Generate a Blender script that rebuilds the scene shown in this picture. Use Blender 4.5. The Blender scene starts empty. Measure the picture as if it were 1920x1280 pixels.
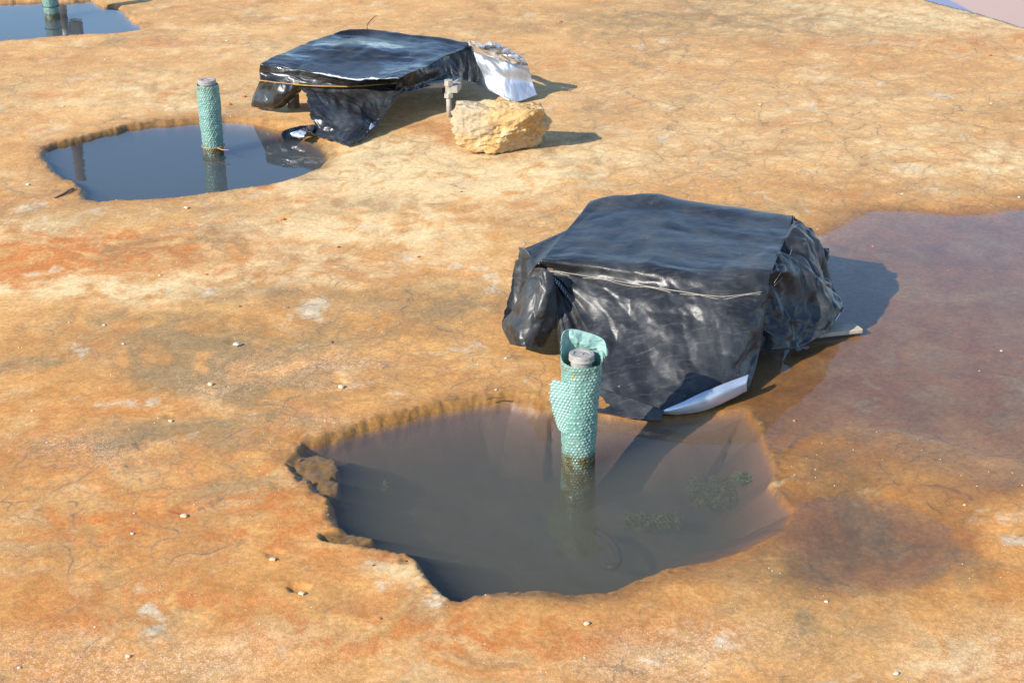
import bpy, bmesh, math, random
import numpy as np
from mathutils import Vector

# ------------------------------------------------------------------ camera, sky, sun, exposure
sc = bpy.context.scene
CAM_H, FPX = 2.4, 2800.0
PITCH = math.atan2(1270, FPX)
cam_d = bpy.data.cameras.new('camera'); cam = bpy.data.objects.new('camera', cam_d)
sc.collection.objects.link(cam); sc.camera = cam
cam.location = (0, 0, CAM_H); cam.rotation_euler = (math.pi/2 - PITCH, 0, 0)
cam_d.sensor_fit = 'HORIZONTAL'; cam_d.sensor_width = 36; cam_d.lens = FPX/1920*36
cam_d.clip_start = 0.05; cam_d.clip_end = 5000
cam_d.dof.use_dof = True; cam_d.dof.focus_distance = 5.6; cam_d.dof.aperture_fstop = 14.0

SUN_EL = math.radians(30.0)
SUN_TO = Vector((0.775, 0.632, 0)).normalized()           # horizontal direction in which shadows fall
world = bpy.data.worlds.new('World'); sc.world = world; world.use_nodes = True
wn = world.node_tree; wn.nodes.clear()
sky = wn.nodes.new('ShaderNodeTexSky'); sky.sky_type = 'NISHITA'; sky.sun_disc = False
sky.sun_elevation = SUN_EL; sky.sun_rotation = math.atan2(-SUN_TO.x, -SUN_TO.y)
sky.air_density = 1.0; sky.dust_density = 0.1; sky.ozone_density = 4.0
bg = wn.nodes.new('ShaderNodeBackground'); bg.inputs['Strength'].default_value = 0.15
wo = wn.nodes.new('ShaderNodeOutputWorld')
wn.links.new(sky.outputs[0], bg.inputs[0]); wn.links.new(bg.outputs[0], wo.inputs[0])
sun_d = bpy.data.lights.new('sun', 'SUN'); sun = bpy.data.objects.new('sun', sun_d); sc.collection.objects.link(sun)
sun_d.energy = 4.3; sun_d.angle = math.radians(0.53); sun_d.color = (1.0, 0.93, 0.82)
sd3 = Vector((SUN_TO.x*math.cos(SUN_EL), SUN_TO.y*math.cos(SUN_EL), -math.sin(SUN_EL)))
sun.rotation_euler = sd3.to_track_quat('-Z', 'Y').to_euler()
sc.view_settings.view_transform = 'Standard'; sc.view_settings.look = 'None'
sc.view_settings.exposure = 0.93; sc.view_settings.gamma = 1.0
sc.view_settings.use_curve_mapping = False
sc.render.engine = 'CYCLES'
sc.cycles.use_denoising = True
sc.cycles.max_bounces = 8; sc.cycles.transparent_max_bounces = 12; sc.cycles.volume_bounces = 1
sc.cycles.caustics_reflective = False; sc.cycles.caustics_refractive = False

# ------------------------------------------------------------------ helpers
C = sc.collection
rng = np.random.default_rng(7); random.seed(7)
_c, _s = math.cos(PITCH), math.sin(PITCH)
def aty(px, py, y):
    """point of the place at depth y that the photograph shows at pixel (px, py)"""
    a, b = (px-960)/FPX, (640-py)/FPX; t = y/(_c + b*_s); return np.array([t*a, y, CAM_H+t*(-_s + b*_c)])
def at(px, py, z=0.0):
    """point of the place at height z that the photograph shows at pixel (px, py)"""
    a, b = (px-960)/FPX, (640-py)/FPX
    t = (z-CAM_H)/(-_s + b*_c)
    return np.array([t*a, t*(_c + b*_s), z])

def tag(o, label=None, cat=None, group=None, kind=None):
    if label: o['label'] = label
    if cat: o['category'] = cat
    if group: o['group'] = group
    if kind: o['kind'] = kind
    return o
def empty(name, loc, label, cat, group=None):
    o = bpy.data.objects.new(name, None); C.objects.link(o); o.location = loc
    o.empty_display_size = 0.05
    return tag(o, label, cat, group)
def mesh_obj(name, V, F, mats, parent=None, smooth=True, mi=None):
    """V in world coordinates; becomes local to the parent"""
    V = np.asarray(V, dtype=np.float64)
    off = np.array(parent_origin(parent)) if parent else np.zeros(3)
    me = bpy.data.meshes.new(name)
    if isinstance(F, np.ndarray):
        n = F.shape[1]
        me.vertices.add(len(V)); me.vertices.foreach_set('co', (V-off).astype(np.float32).ravel())
        me.loops.add(F.size); me.loops.foreach_set('vertex_index', F.astype(np.int32).ravel())
        me.polygons.add(len(F)); me.polygons.foreach_set('loop_start', np.arange(0, F.size, n, dtype=np.int32))
        me.update(calc_edges=True)
    else:
        me.from_pydata([tuple(p) for p in (V-off)], [], F)
    for m in (mats if isinstance(mats, (list, tuple)) else [mats]): me.materials.append(m)
    if mi is not None: me.polygons.foreach_set('material_index', np.asarray(mi, dtype=np.int32))
    me.polygons.foreach_set('use_smooth', np.full(len(me.polygons), smooth))
    me.validate(); me.update()
    o = bpy.data.objects.new(name, me); C.objects.link(o)
    if parent: o.parent = parent
    return o
def parent_origin(p):
    v = Vector((0, 0, 0))
    while p is not None:
        v += p.location; p = p.parent
    return v
def own_origin(o):
    """put a single mesh's origin at its base"""
    me = o.data; n = len(me.vertices); a = np.empty(n*3, np.float32); me.vertices.foreach_get('co', a); a = a.reshape(-1, 3)
    c = np.array([(a[:, 0].min()+a[:, 0].max())/2, (a[:, 1].min()+a[:, 1].max())/2, a[:, 2].min()])
    me.vertices.foreach_set('co', (a-c).astype(np.float32).ravel()); o.location = c; me.update()
    return o

def _h(ix, iy, iz, seed):
    h = (ix.astype(np.int64)*374761393 + iy.astype(np.int64)*668265263 + iz*2147483647 + seed*974634777) & 0xffffffff
    h = ((h ^ (h >> 13))*1274126177) & 0xffffffff
    return ((h ^ (h >> 16)) & 0xffffff)/float(0xffffff)
_ga = np.random.default_rng(99).uniform(0, 2*math.pi, 512*512).astype(np.float32); _GX, _GY = np.cos(_ga), np.sin(_ga); _GV = _ga/math.pi-1
def noise2(x, y, seed=0):
    x = np.asarray(x, np.float32); y = np.asarray(y, np.float32)
    fx0, fy0 = np.floor(x), np.floor(y); ix, iy = fx0.astype(np.int32), fy0.astype(np.int32); fx, fy = x-fx0, y-fy0
    rx0, rx1 = ((ix+seed*37) & 511) << 9, ((ix+1+seed*37) & 511) << 9; cy0, cy1 = (iy+seed*91) & 511, (iy+1+seed*91) & 511
    def g(r, c, dx, dy):
        k = r | c; return _GX[k]*(fx-dx) + _GY[k]*(fy-dy)
    u, v = fx*fx*(3-2*fx), fy*fy*(3-2*fy)
    a, b, c, d = g(rx0, cy0, 0, 0), g(rx1, cy0, 1, 0), g(rx0, cy1, 0, 1), g(rx1, cy1, 1, 1)
    ab = a+(b-a)*u; return 1.5*(ab + ((c+(d-c)*u)-ab)*v)
def fbm(x, y, oct=4, seed=0, gain=.5):
    r = 0; a = 1.0; t = 0
    for k in range(oct):
        r = r + a*noise2(x*2**k+17.3*k, y*2**k-9.1*k, seed+k); t += a; a *= gain
    return r/t
def noise3(p, seed=0):
    ip = np.floor(p); f = p-ip; u = f*f*(3-2*f); r = 0
    for dx in (0, 1):
        for dy in (0, 1):
            for dz in (0, 1):
                w = (u[:, 0] if dx else 1-u[:, 0])*(u[:, 1] if dy else 1-u[:, 1])*(u[:, 2] if dz else 1-u[:, 2])
                r = r + w*_h(ip[:, 0]+dx, ip[:, 1]+dy, (ip[:, 2]+dz).astype(np.int64), seed)
    return r*2-1
def facets(uu, vv, f, seed, warp=.30):
    """piecewise flat relief with sharp creases, as in crumpled film"""
    a = uu*f + warp*fbm(uu*f*.9, vv*f*.9, 2, seed+60)*2; b = vv*f + warp*fbm(uu*f*.9+31, vv*f*.9, 2, seed+61)*2
    a, b = a*.92+b*.38+seed*3.1, b*.92-a*.38
    ia, ib = np.floor(a), np.floor(b); fa, fb_ = a-ia, b-ib
    ia_, ib_ = ia.astype(np.int32)+seed*13, ib.astype(np.int32)+seed*29
    H = lambda i, j: _GV[((i & 511) << 9) | (j & 511)]
    h00, h11 = H(ia_, ib_), H(ia_+1, ib_+1)
    return np.where(fa > fb_, h00*(1-fa)+H(ia_+1, ib_)*(fa-fb_)+h11*fb_, h00*(1-fb_)+H(ia_, ib_+1)*(fb_-fa)+h11*fa)
def sstep(a, b, x):
    t = np.clip((x-a)/(b-a), 0, 1); return t*t*(3-2*t)

# ------------------------------------------------------------------ node helpers
class NT:
    def __init__(s, name):
        s.m = bpy.data.materials.new(name); s.m.use_nodes = True; s.t = s.m.node_tree; s.t.nodes.clear()
        s.out = s.t.nodes.new('ShaderNodeOutputMaterial')
    def n(s, typ, **kw):
        o = s.t.nodes.new('ShaderNode'+typ)
        for k, v in kw.items():
            if k[0] == '_': setattr(o, k[1:], v)
        return o
    def put(s, sock, v):
        if v is None: return
        if isinstance(v, bpy.types.NodeSocket): s.t.links.new(v, sock)
        elif isinstance(v, (tuple, list)) and sock.type == 'RGBA': sock.default_value = (*v, 1) if len(v) == 3 else v
        else: sock.default_value = v
    def coord(s, scale=(1, 1, 1), loc=(0, 0, 0), kind='Object'):
        c = s.n('TexCoord'); mp = s.n('Mapping'); mp.inputs['Scale'].default_value = scale; mp.inputs['Location'].default_value = loc
        s.t.links.new(c.outputs[kind], mp.inputs[0]); return mp.outputs[0]
    def noise(s, v, scale, detail=4, rough=.55, dist=0):
        o = s.n('TexNoise'); s.put(o.inputs['Vector'], v); o.inputs['Scale'].default_value = scale
        o.inputs['Detail'].default_value = detail; o.inputs['Roughness'].default_value = rough; o.inputs['Distortion'].default_value = dist
        return o.outputs['Fac']
    def vor(s, v, scale, feature='F1', out='Distance', rand=1):
        o = s.n('TexVoronoi', _feature=feature); s.put(o.inputs['Vector'], v); o.inputs['Scale'].default_value = scale
        o.inputs['Randomness'].default_value = rand
        return o.outputs[out]
    def ramp(s, f, lo, hi, a=0.0, b=1.0, smooth=True):
        o = s.n('MapRange', _interpolation_type='SMOOTHSTEP' if smooth else 'LINEAR', _clamp=True)
        s.put(o.inputs['Value'], f)
        for k, v in zip(('From Min', 'From Max', 'To Min', 'To Max'), (lo, hi, a, b)): s.put(o.inputs[k], v)
        return o.outputs[0]
    def math(s, op, a, b=None, clamp=False):
        o = s.n('Math', _operation=op, _use_clamp=clamp); s.put(o.inputs[0], a); s.put(o.inputs[1], b); return o.outputs[0]
    def mix(s, f, a, b, mode='MIX'):
        o = s.n('Mix', _data_type='RGBA', _blend_type=mode)
        s.put(o.inputs[0], f); s.put(o.inputs[6], a); s.put(o.inputs[7], b); return o.outputs[2]
    def attr(s, name):
        o = s.n('Attribute'); o.attribute_name = name; return o.outputs['Fac']
    def bump(s, h, strength=.3, dist=.01, prev=None):
        o = s.n('Bump'); o.inputs['Strength'].default_value = strength; o.inputs['Distance'].default_value = dist
        s.put(o.inputs['Height'], h)
        if prev is not None: s.put(o.inputs['Normal'], prev)
        return o.outputs[0]
    def princ(s, color, rough=.5, metal=0, spec=.5, normal=None, **kw):
        o = s.n('BsdfPrincipled'); s.put(o.inputs['Base Color'], color); s.put(o.inputs['Roughness'], rough)
        s.put(o.inputs['Metallic'], metal); s.put(o.inputs['Specular IOR Level'], spec)
        if normal is not None: s.put(o.inputs['Normal'], normal)
        for k, v in kw.items(): s.put(o.inputs[k], v)
        return o.outputs[0]
    def surf(s, sh): s.t.links.new(sh, s.out.inputs['Surface']); return s.m

# ------------------------------------------------------------------ the ground: one sheet with pools, puddle and a broken edge
def poly_world(pts): return np.array([at(p[0], p[1])[:2] for p in pts]), np.array([p[2] if len(p) > 2 else 0. for p in pts])
def poly_sd(X, Y, P, G):
    """signed distance to a polygon (inside negative) and the vertex value at the nearest outline point"""
    best = np.full(X.shape, 1e9); gv = np.zeros(X.shape); ins = np.zeros(X.shape, bool)
    for i in range(len(P)):
        (x0, y0), (x1, y1) = P[i], P[(i+1) % len(P)]; g0, g1 = G[i], G[(i+1) % len(P)]
        dx, dy = x1-x0, y1-y0; t = np.clip(((X-x0)*dx+(Y-y0)*dy)/(dx*dx+dy*dy), 0, 1)
        d = np.hypot(X-x0-t*dx, Y-y0-t*dy); m = d < best
        best[m] = d[m]; gv[m] = (g0+(g1-g0)*t)[m]
        cond = ((y0 > Y) != (y1 > Y)); xi = x0 + (Y-y0)*dx/(dy if abs(dy) > 1e-12 else 1e-12)
        ins ^= cond & (X < xi)
    return np.where(ins, -best, best), gv

# third value: 0 = steep broken lip, 1 = gentle slope
NEAR_POOL = [(572,842,.15),(640,820,.2),(700,800,.2),(760,786,.2),(830,770,.2),(900,757,.2),(960,752,.3),(1010,765,.4),(1100,770,.6),(1240,782,.7),(1330,772,.8),(1400,768,.8),
    (1428,800,.5),(1440,842,.5),(1456,880,.5),(1446,905,.5),(1470,935,.7),(1496,955,.8),(1480,985,.9),(1440,1010,1),(1400,1030,1),(1330,1052,.9),(1250,1066,.7),(1200,1085,.6),
    (1150,1106,.6),(1080,1112,.6),(1000,1106,.5),(930,1112,.4),(890,1116,.3),(853,1133,.05),(832,1128,0),(806,1096,0),(783,1058,0),(765,1046,.1),(712,1038,.15),(665,1015,.15),(632,985,.1),(624,945,.05),(606,922,.1),(584,900,.25),(566,865,.25)]
FAR_POOL = [(88,282,.1),(112,275,.1),(150,267,.1),(200,254,.1),(240,243,.1),(300,236,.1),(360,232,.15),(420,228,.2),(470,231,.4),(510,242,.6),(545,250,.7),(590,262,.8),(614,282,.8),(618,297,.8),(600,314,.8),(560,330,.7),(500,350,.4),(450,357,.3),(400,365,.3),(330,372,.4),(250,378,.4),(190,381,.3),(166,378,.1),(152,354,.1),(135,343,.2),(110,330,.2),(96,310,.1),(84,294,.1)]
THIRD_POOL = [(-60,9,.1),(0,8,.1),(60,6,.1),(100,4,.1),(140,4,.1),(172,1,.1),(186,10,.1),(197,15,.1),(215,16,.1),(232,22,.1),(243,32,.1),(250,42,.2),(262,48,.3),(268,56,.3),(240,63,.3),(200,66,.3),(130,70,.3),(80,72,.3),(40,78,.3),(0,79,.3),(-80,84,.3),(-160,64,.2),(-140,24,.1)]
PUDDLE = [(1330,745),(1380,690),(1440,600),(1470,520),(1505,452),(1570,423),(1640,397),(1720,398),(1790,406),(1860,401),(1960,391),(2160,396),(2380,640),(2280,890),(2060,925),(1935,935),(1865,962),(1815,1030),(1750,1082),(1660,1098),(1570,1092),(1510,1060),(1470,1020),(1400,960),(1380,830)]
FILM = PUDDLE[:13] + [(2280,892),(2060,905),(1935,874),(1850,851),(1760,824),(1680,803),(1600,790),(1540,806),(1490,835),(1450,850),(1400,845),(1380,800)]
FILM2 = [(1462,955),(1560,925),(1680,935),(1765,975),(1792,1030),(1735,1078),(1645,1094),(1560,1088),(1512,1060),(1470,1020)]
P_film, G_film = poly_world(FILM); P_film2, G_film2 = poly_world(FILM2)
P_near, G_near = poly_world(NEAR_POOL); P_far, G_far = poly_world(FAR_POOL); P_3, G_3 = poly_world(THIRD_POOL); P_pud, G_pud = poly_world(PUDDLE)
EDGE_A, EDGE_B = at(1722, 0)[:2], at(1920, 57)[:2]
edge_d = (EDGE_B-EDGE_A)/np.linalg.norm(EDGE_B-EDGE_A); edge_n = np.array([-edge_d[1], edge_d[0]])   # points to the far right, off the slab
if edge_n[0] < 0: edge_n = -edge_n

ys = [1.9]
while ys[-1] < 13.2: ys.append(ys[-1] + 0.0078*(ys[-1]/4.35)**1.85)
ys = np.array([-9, -4, -1, .6, 1.4] + ys + list(np.arange(13.27, 17, .08)) + [17.5, 18.5, 20, 23, 27]); NC = 740
u = np.linspace(-1, 1, NC)
half = 0.36*np.clip(ys, 1.9, 13.2) + 0.85
Xg = half[:, None]*u[None, :]
ext = np.array([0.25, 0.9, 2.5, 7.0, 16.0])
ext_r = np.concatenate([np.arange(.05, 3.2, .06), [3.6, 4.5, 7, 16]])
Xg = np.concatenate([Xg[:, :1]-ext[::-1][None, :], Xg, Xg[:, -1:]+ext_r[None, :]], 1)
Yg = np.repeat(ys[:, None], Xg.shape[1], 1)
R_, K_ = Xg.shape
X, Y = Xg.ravel(), Yg.ravel()
n_mid = fbm(X*1.3, Y*1.3, 3, 11); n_fine = fbm(X*14, Y*14, 3, 23); n_rag = fbm(X*6.5, Y*6.5, 4, 31)
slab = 0.022 + 0.004*n_mid + 0.0005*n_fine
# the right-hand puddle: a film of water on a low spot of the slab
sd_damp, _ = poly_sd(X, Y, P_pud, G_pud); sd_p = np.minimum(poly_sd(X, Y, P_film, G_film)[0], poly_sd(X, Y, P_film2, G_film2)[0])
sd_pn = sd_p + 0.05*fbm(X*3, Y*3, 3, 41) + 0.012*n_rag
base = np.where(sd_pn > 0, slab*(1-np.exp(-sd_pn/0.16)), -0.010*(1-np.exp(sd_pn/0.09)) + 0.0022*n_mid*sstep(0, -.1, sd_pn) + .0006*n_fine)
def pool(base, P, G, depth, seed, w_lip=.018, rag=.024):
    sd, g = poly_sd(X, Y, P, G)
    near = np.abs(sd) < .8
    steep = 1-g
    sdn = sd + (rag*(.35+.65*steep)*n_rag*.7 + rag*.32*RAGF*(.3+.7*steep))*np.clip(1.3-np.abs(sd)/.3, 0, 1) 
    lip = w_lip + g*g*.20
    out = base*np.where(sdn > 0, sstep(-.15, 1, sdn/lip), 1)
    w_in = .05 + g*.24 + .07*np.clip(g*4, 0, 1)*(g < .45)
    t = np.clip(-(.25*sdn+.75*sd)/w_in + .06*fbm(X*3, Y*3, 3, seed+2), 0, 1)
    prof = -(0.012 + (depth-.012)*(t**(.75+.5*g))) * sstep(-.004, .02, -sdn)
    prof = prof + .035*fbm(X*4, Y*4, 4, seed+5)*sstep(.05, .2, -sdn)
    z = np.where(sdn > 0, out, np.minimum(out, prof))
    # crumbled rim
    rub = np.exp(-(np.abs(sdn-.01)/.035)**2)*steep
    cell = np.abs(fbm(X*30, Y*30, 2, seed+9))
    z = z + rub*(.012*(cell-.28) + (.004+.004*brk0)*RAGF + .006*facets(X, Y, 55., 17, .2))*near
    return z, sdn, g
brk0 = fbm(X*2, Y*2, 2, 19); RAGF = facets(X, Y, 11., 15, .2) + .5*facets(X, Y, 26., 16, .2)
z, sd_n, g_n = pool(base, P_near, G_near, .18, 51)
LEDGE = np.zeros_like(X)
# ledges of broken concrete on the left side of the near pool, just above the water
for (px, py, rx, ry, zz) in ((592,880,.085,.10,.010),(650,1015,.08,.04,.012),(612,915,.05,.05,.008)):
    c = at(px, py); dd = np.hypot((X-c[0])/rx, (Y-c[1])/ry) + .35*fbm(X*16, Y*16, 3, 77)
    k = sstep(1.15, .9, dd); zl = .35*zz + .0045*facets(X, Y, 30., 88, .2) + .0035*facets(X, Y, 64., 89, .2); LEDGE = np.maximum(LEDGE, k)
    z = np.where(sd_n > -.10, z*(1-k)+zl*k, z)
z, sd_f, g_f = pool(z, P_far, G_far, .30, 61, rag=.026)
z, sd_3, g_3 = pool(z, P_3, G_3, .30, 71, rag=.06)
# small shelf in the right part of the near pool
sd_pool = np.minimum(np.minimum(sd_n, sd_f), sd_3)
# shallow pits and chips in the surface
for (px, py, r, d) in ((560,1114,.035,.022),(515,1048,.03,.012),(250,880,.03,.010),(445,648,.05,.012),(320,790,.03,.008),(345,965,.04,.010),(635,725,.03,.01),(270,845,.04,.008),(760,1060,.03,.01)):
    c = at(px, py); dd = np.hypot(X-c[0], (Y-c[1])*1.2)/r + .5*fbm(X*40, Y*40, 2, 5)
    z = z - .55*d*sstep(1.1, .4, dd)
# the far right edge of the slab
sde = (X-EDGE_A[0])*edge_n[0] + (Y-EDGE_A[1])*edge_n[1] + .035*fbm(X*4, Y*4, 3, 99)
z = np.where(sde > 0, -1.6, z)
V = np.stack([X, Y, z], 1)
idx = np.arange(R_*K_).reshape(R_, K_)
F = np.stack([idx[:-1, :-1], idx[:-1, 1:], idx[1:, 1:], idx[1:, :-1]], -1).reshape(-1, 4)

# stains with shapes of their own: pixel centre, radii in metres, weight
def blobs(lst, seed):
    r = np.zeros_like(X); wx = X + .18*fbm(X*2.2, Y*2.2, 4, seed); wy = Y + .18*fbm(X*2.2+40, Y*2.2, 4, seed)
    for (px, py, rx, ry, w) in lst:
        c = at(px, py); r += w*np.exp(-(((wx-c[0])/rx)**2+((wy-c[1])/ry)**2))
    return r
pale = blobs([(60,440,.4,.14,1.1),(700,330,.8,.55,1.3),(640,480,.6,.3,.9),(900,330,.6,.4,.7),(560,430,.6,.2,.8),(120,550,.5,.14,.8),(1880,310,.6,.35,1),(1750,40,1.4,.6,1.1),(1550,200,.9,.5,.5),(620,300,.6,.4,.6),(780,330,.7,.3,.5),(450,530,.7,.12,.7),(1000,180,.8,.4,.4),(150,550,.6,.2,.6),(860,420,.5,.4,.4),(250,200,.9,.3,.5),(1300,280,1.2,.5,.5),(900,1250,.25,.1,.4),(430,1235,.3,.1,.5),(1880,1250,.3,.12,.6),(760,1085,.14,.08,.7),(1240,1230,.22,.1,.6),(470,90,.8,.4,.4),(330,170,.8,.3,.5),(170,560,.4,.12,.4),(1000,330,.8,.3,.4)], 201)
olive = blobs([(480,740,.35,.15,.6),(350,640,.3,.15,.6),(250,700,.3,.1,.4),(1650,1180,.4,.15,.5),(1500,1200,.3,.1,.3),(1350,30,1,.3,.5),(640,620,.35,.15,.4),(120,420,.7,.1,.3),(420,690,.32,.24,1.5),(300,600,.3,.14,.8),(500,560,.35,.10,.9),(880,590,.45,.2,.6),(780,570,.35,.12,.5),(100,660,.4,.15,.4),(1200,50,1.1,.5,.8),(1550,60,.7,.4,.5),(180,330,.5,.3,.4),(400,400,1.0,.12,.5),(650,650,.4,.2,.3),(950,1130,.3,.07,.5),(680,1170,.2,.1,.4),(400,190,.3,.1,.3),(1500,400,.6,.15,.6),(1750,370,.8,.1,.5),(1250,450,.6,.2,.3),(240,820,.3,.1,.3),(60,1060,.2,.1,.4),(560,800,.25,.05,.5),(300,130,1.2,.3,.25)], 202)
rust = blobs([(300,1000,.5,.2,.6),(100,1130,.3,.2,.6),(620,1200,.5,.12,.6),(250,760,.4,.15,.4),(480,850,.35,.1,.5),(1150,1200,.4,.1,.4),(30,470,.6,.22,.8),(250,470,.5,.15,.7),(200,1000,.4,.15,.5),(480,950,.4,.2,.5),(900,1230,.5,.12,.5),(1650,130,1,.25,.4),(60,900,.3,.2,.5),(720,520,.5,.12,.4),(60,500,.5,.17,1.4),(160,480,.4,.13,1.2),(320,510,.5,.12,.5),(120,810,.35,.15,.5),(330,1150,.2,.08,.9),(560,1020,.35,.15,.5),(1800,90,1,.25,.6),(1600,90,.8,.15,.4),(690,390,.6,.1,.4),(880,400,.3,.06,.5),(1000,1200,.5,.1,.4),(40,700,.3,.12,.4),(350,900,.4,.2,.3),(40,120,.8,.12,.6),(300,440,.6,.08,.5),(1850,1050,.2,.2,.2),(700,1150,.5,.1,.4)], 203)
wet = np.maximum.reduce([np.exp(-np.clip(sd_n, 0, 9)/(.035+.12*g_n))*.95, np.exp(-np.clip(sd_f, 0, 9)/.09)*.8, np.exp(-np.clip(sd_3, 0, 9)/.09)*.6, np.exp(-np.clip(sd_pn, 0, 9)/.11)])
wet = np.maximum(wet, .72*sstep(.06, -.08, sd_damp + .10*fbm(X*2.5, Y*2.5, 5, 302, .65)))
wet = np.clip(wet + .25*fbm(X*7, Y*7, 4, 301)*(wet > .08), 0, 1)
sand = np.clip(blobs([(380,1260,.3,.12,1),(150,850,.25,.1,.8),(540,700,.3,.12,.7),(600,740,.3,.05,.5),(1280,1240,.3,.12,1),(1880,1240,.25,.12,.9),(620,690,.3,.1,.6),(100,1250,.3,.1,.6),(600,800,.2,.06,.5),(420,740,.15,.08,.6)], 204), 0, 1)
wet = np.maximum(wet, LEDGE*.9)
sed = np.clip(-z/.22, 0, 1)*(sd_pool < .02)
crust = np.exp(-((sd_n+.004-.03*n_fine)/.008)**2)*sstep(.35, .5, g_n)*sstep(.42, .56, .5+.5*fbm(X*14, Y*14, 3, 401))*(X > .9)*.8
crust = np.maximum(crust, np.exp(-((sd_n)/.02)**2)*sstep(.1, .15, g_n)*(g_n < .3)*(Y > 4.45)*.30)

# break the stains up: warped many-octave noise, and stains of the same kinds all over
wx_ = X + .22*fbm(X*1.9, Y*1.9, 4, 501); wy_ = Y + .22*fbm(X*1.9+60, Y*1.9, 4, 502)
brk = fbm(wx_*6, wy_*6, 7, 503, .74); brk2 = fbm(wx_*9+3, wy_*9, 6, 504, .74)
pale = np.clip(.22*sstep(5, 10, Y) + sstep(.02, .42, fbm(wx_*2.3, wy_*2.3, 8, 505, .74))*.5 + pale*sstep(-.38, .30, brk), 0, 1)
rust = np.clip(sstep(.08, .45, fbm(wx_*1.4+20, wy_*1.4, 8, 506, .74))*.7 + rust*sstep(-.22, .30, brk2), 0, 1)
olive = np.clip(sstep(.06, .42, fbm(wx_*1.5-30, wy_*1.5, 8, 507, .76))*.8 + olive*sstep(-.40, .25, fbm(wx_*6+9, wy_*6, 6, 508, .65)), 0, 1)
grey = np.clip(.55*sstep(.0, -.25, sd_pn)*sstep(-.1, .35, fbm(wx_*4+7, wy_*4, 7, 512, .75)) + sstep(.20, .45, fbm(wx_*3.2, wy_*3.2+50, 7, 509, .76)), 0, 1)*.8
tone = .5 + .5*np.clip(1.6*fbm(wx_*2.6-8, wy_*2.6, 8, 510, .76), -1, 1)
olive = np.maximum(olive, LEDGE)
for _sd, _g in ((sd_n, g_n), (sd_f, g_f), (sd_3, g_3)): olive = np.maximum(olive, np.exp(-((_sd-.008)/.026)**2)*(1-_g)*(.75+.5*brk))
film = sstep(.0, -.16, sd_pn); damp = sstep(.06, -.08, sd_damp)*(1-film); olive = np.clip(olive+.40*damp*sstep(-.4, .3, brk), 0, 1); pale = pale*(1-.5*damp); rust = rust*(1-.65*film); olive = np.clip(olive+.3*film*sstep(-.3, .3, brk), 0, 1)
teal = np.clip(blobs([(1080,900,.45,.30,1.2),(1250,960,.3,.2,.8),(1420,960,.2,.15,1)], 205)*sstep(-.5, .3, brk), 0, 1)
crackm = np.clip((1-.6*film)*(blobs([(270,930,.35,.3,1.2),(150,980,.3,.2,.8),(330,870,.3,.15,.8),(1300,200,1.5,1,.5)], 207) + sstep(-.15, .22, fbm(X*1.1+5, Y*1.1, 4, 511)) + 1.4*sstep(5.6, 7.5, Y)*sstep(.0, 1.2, X)), 0, 1)

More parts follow.
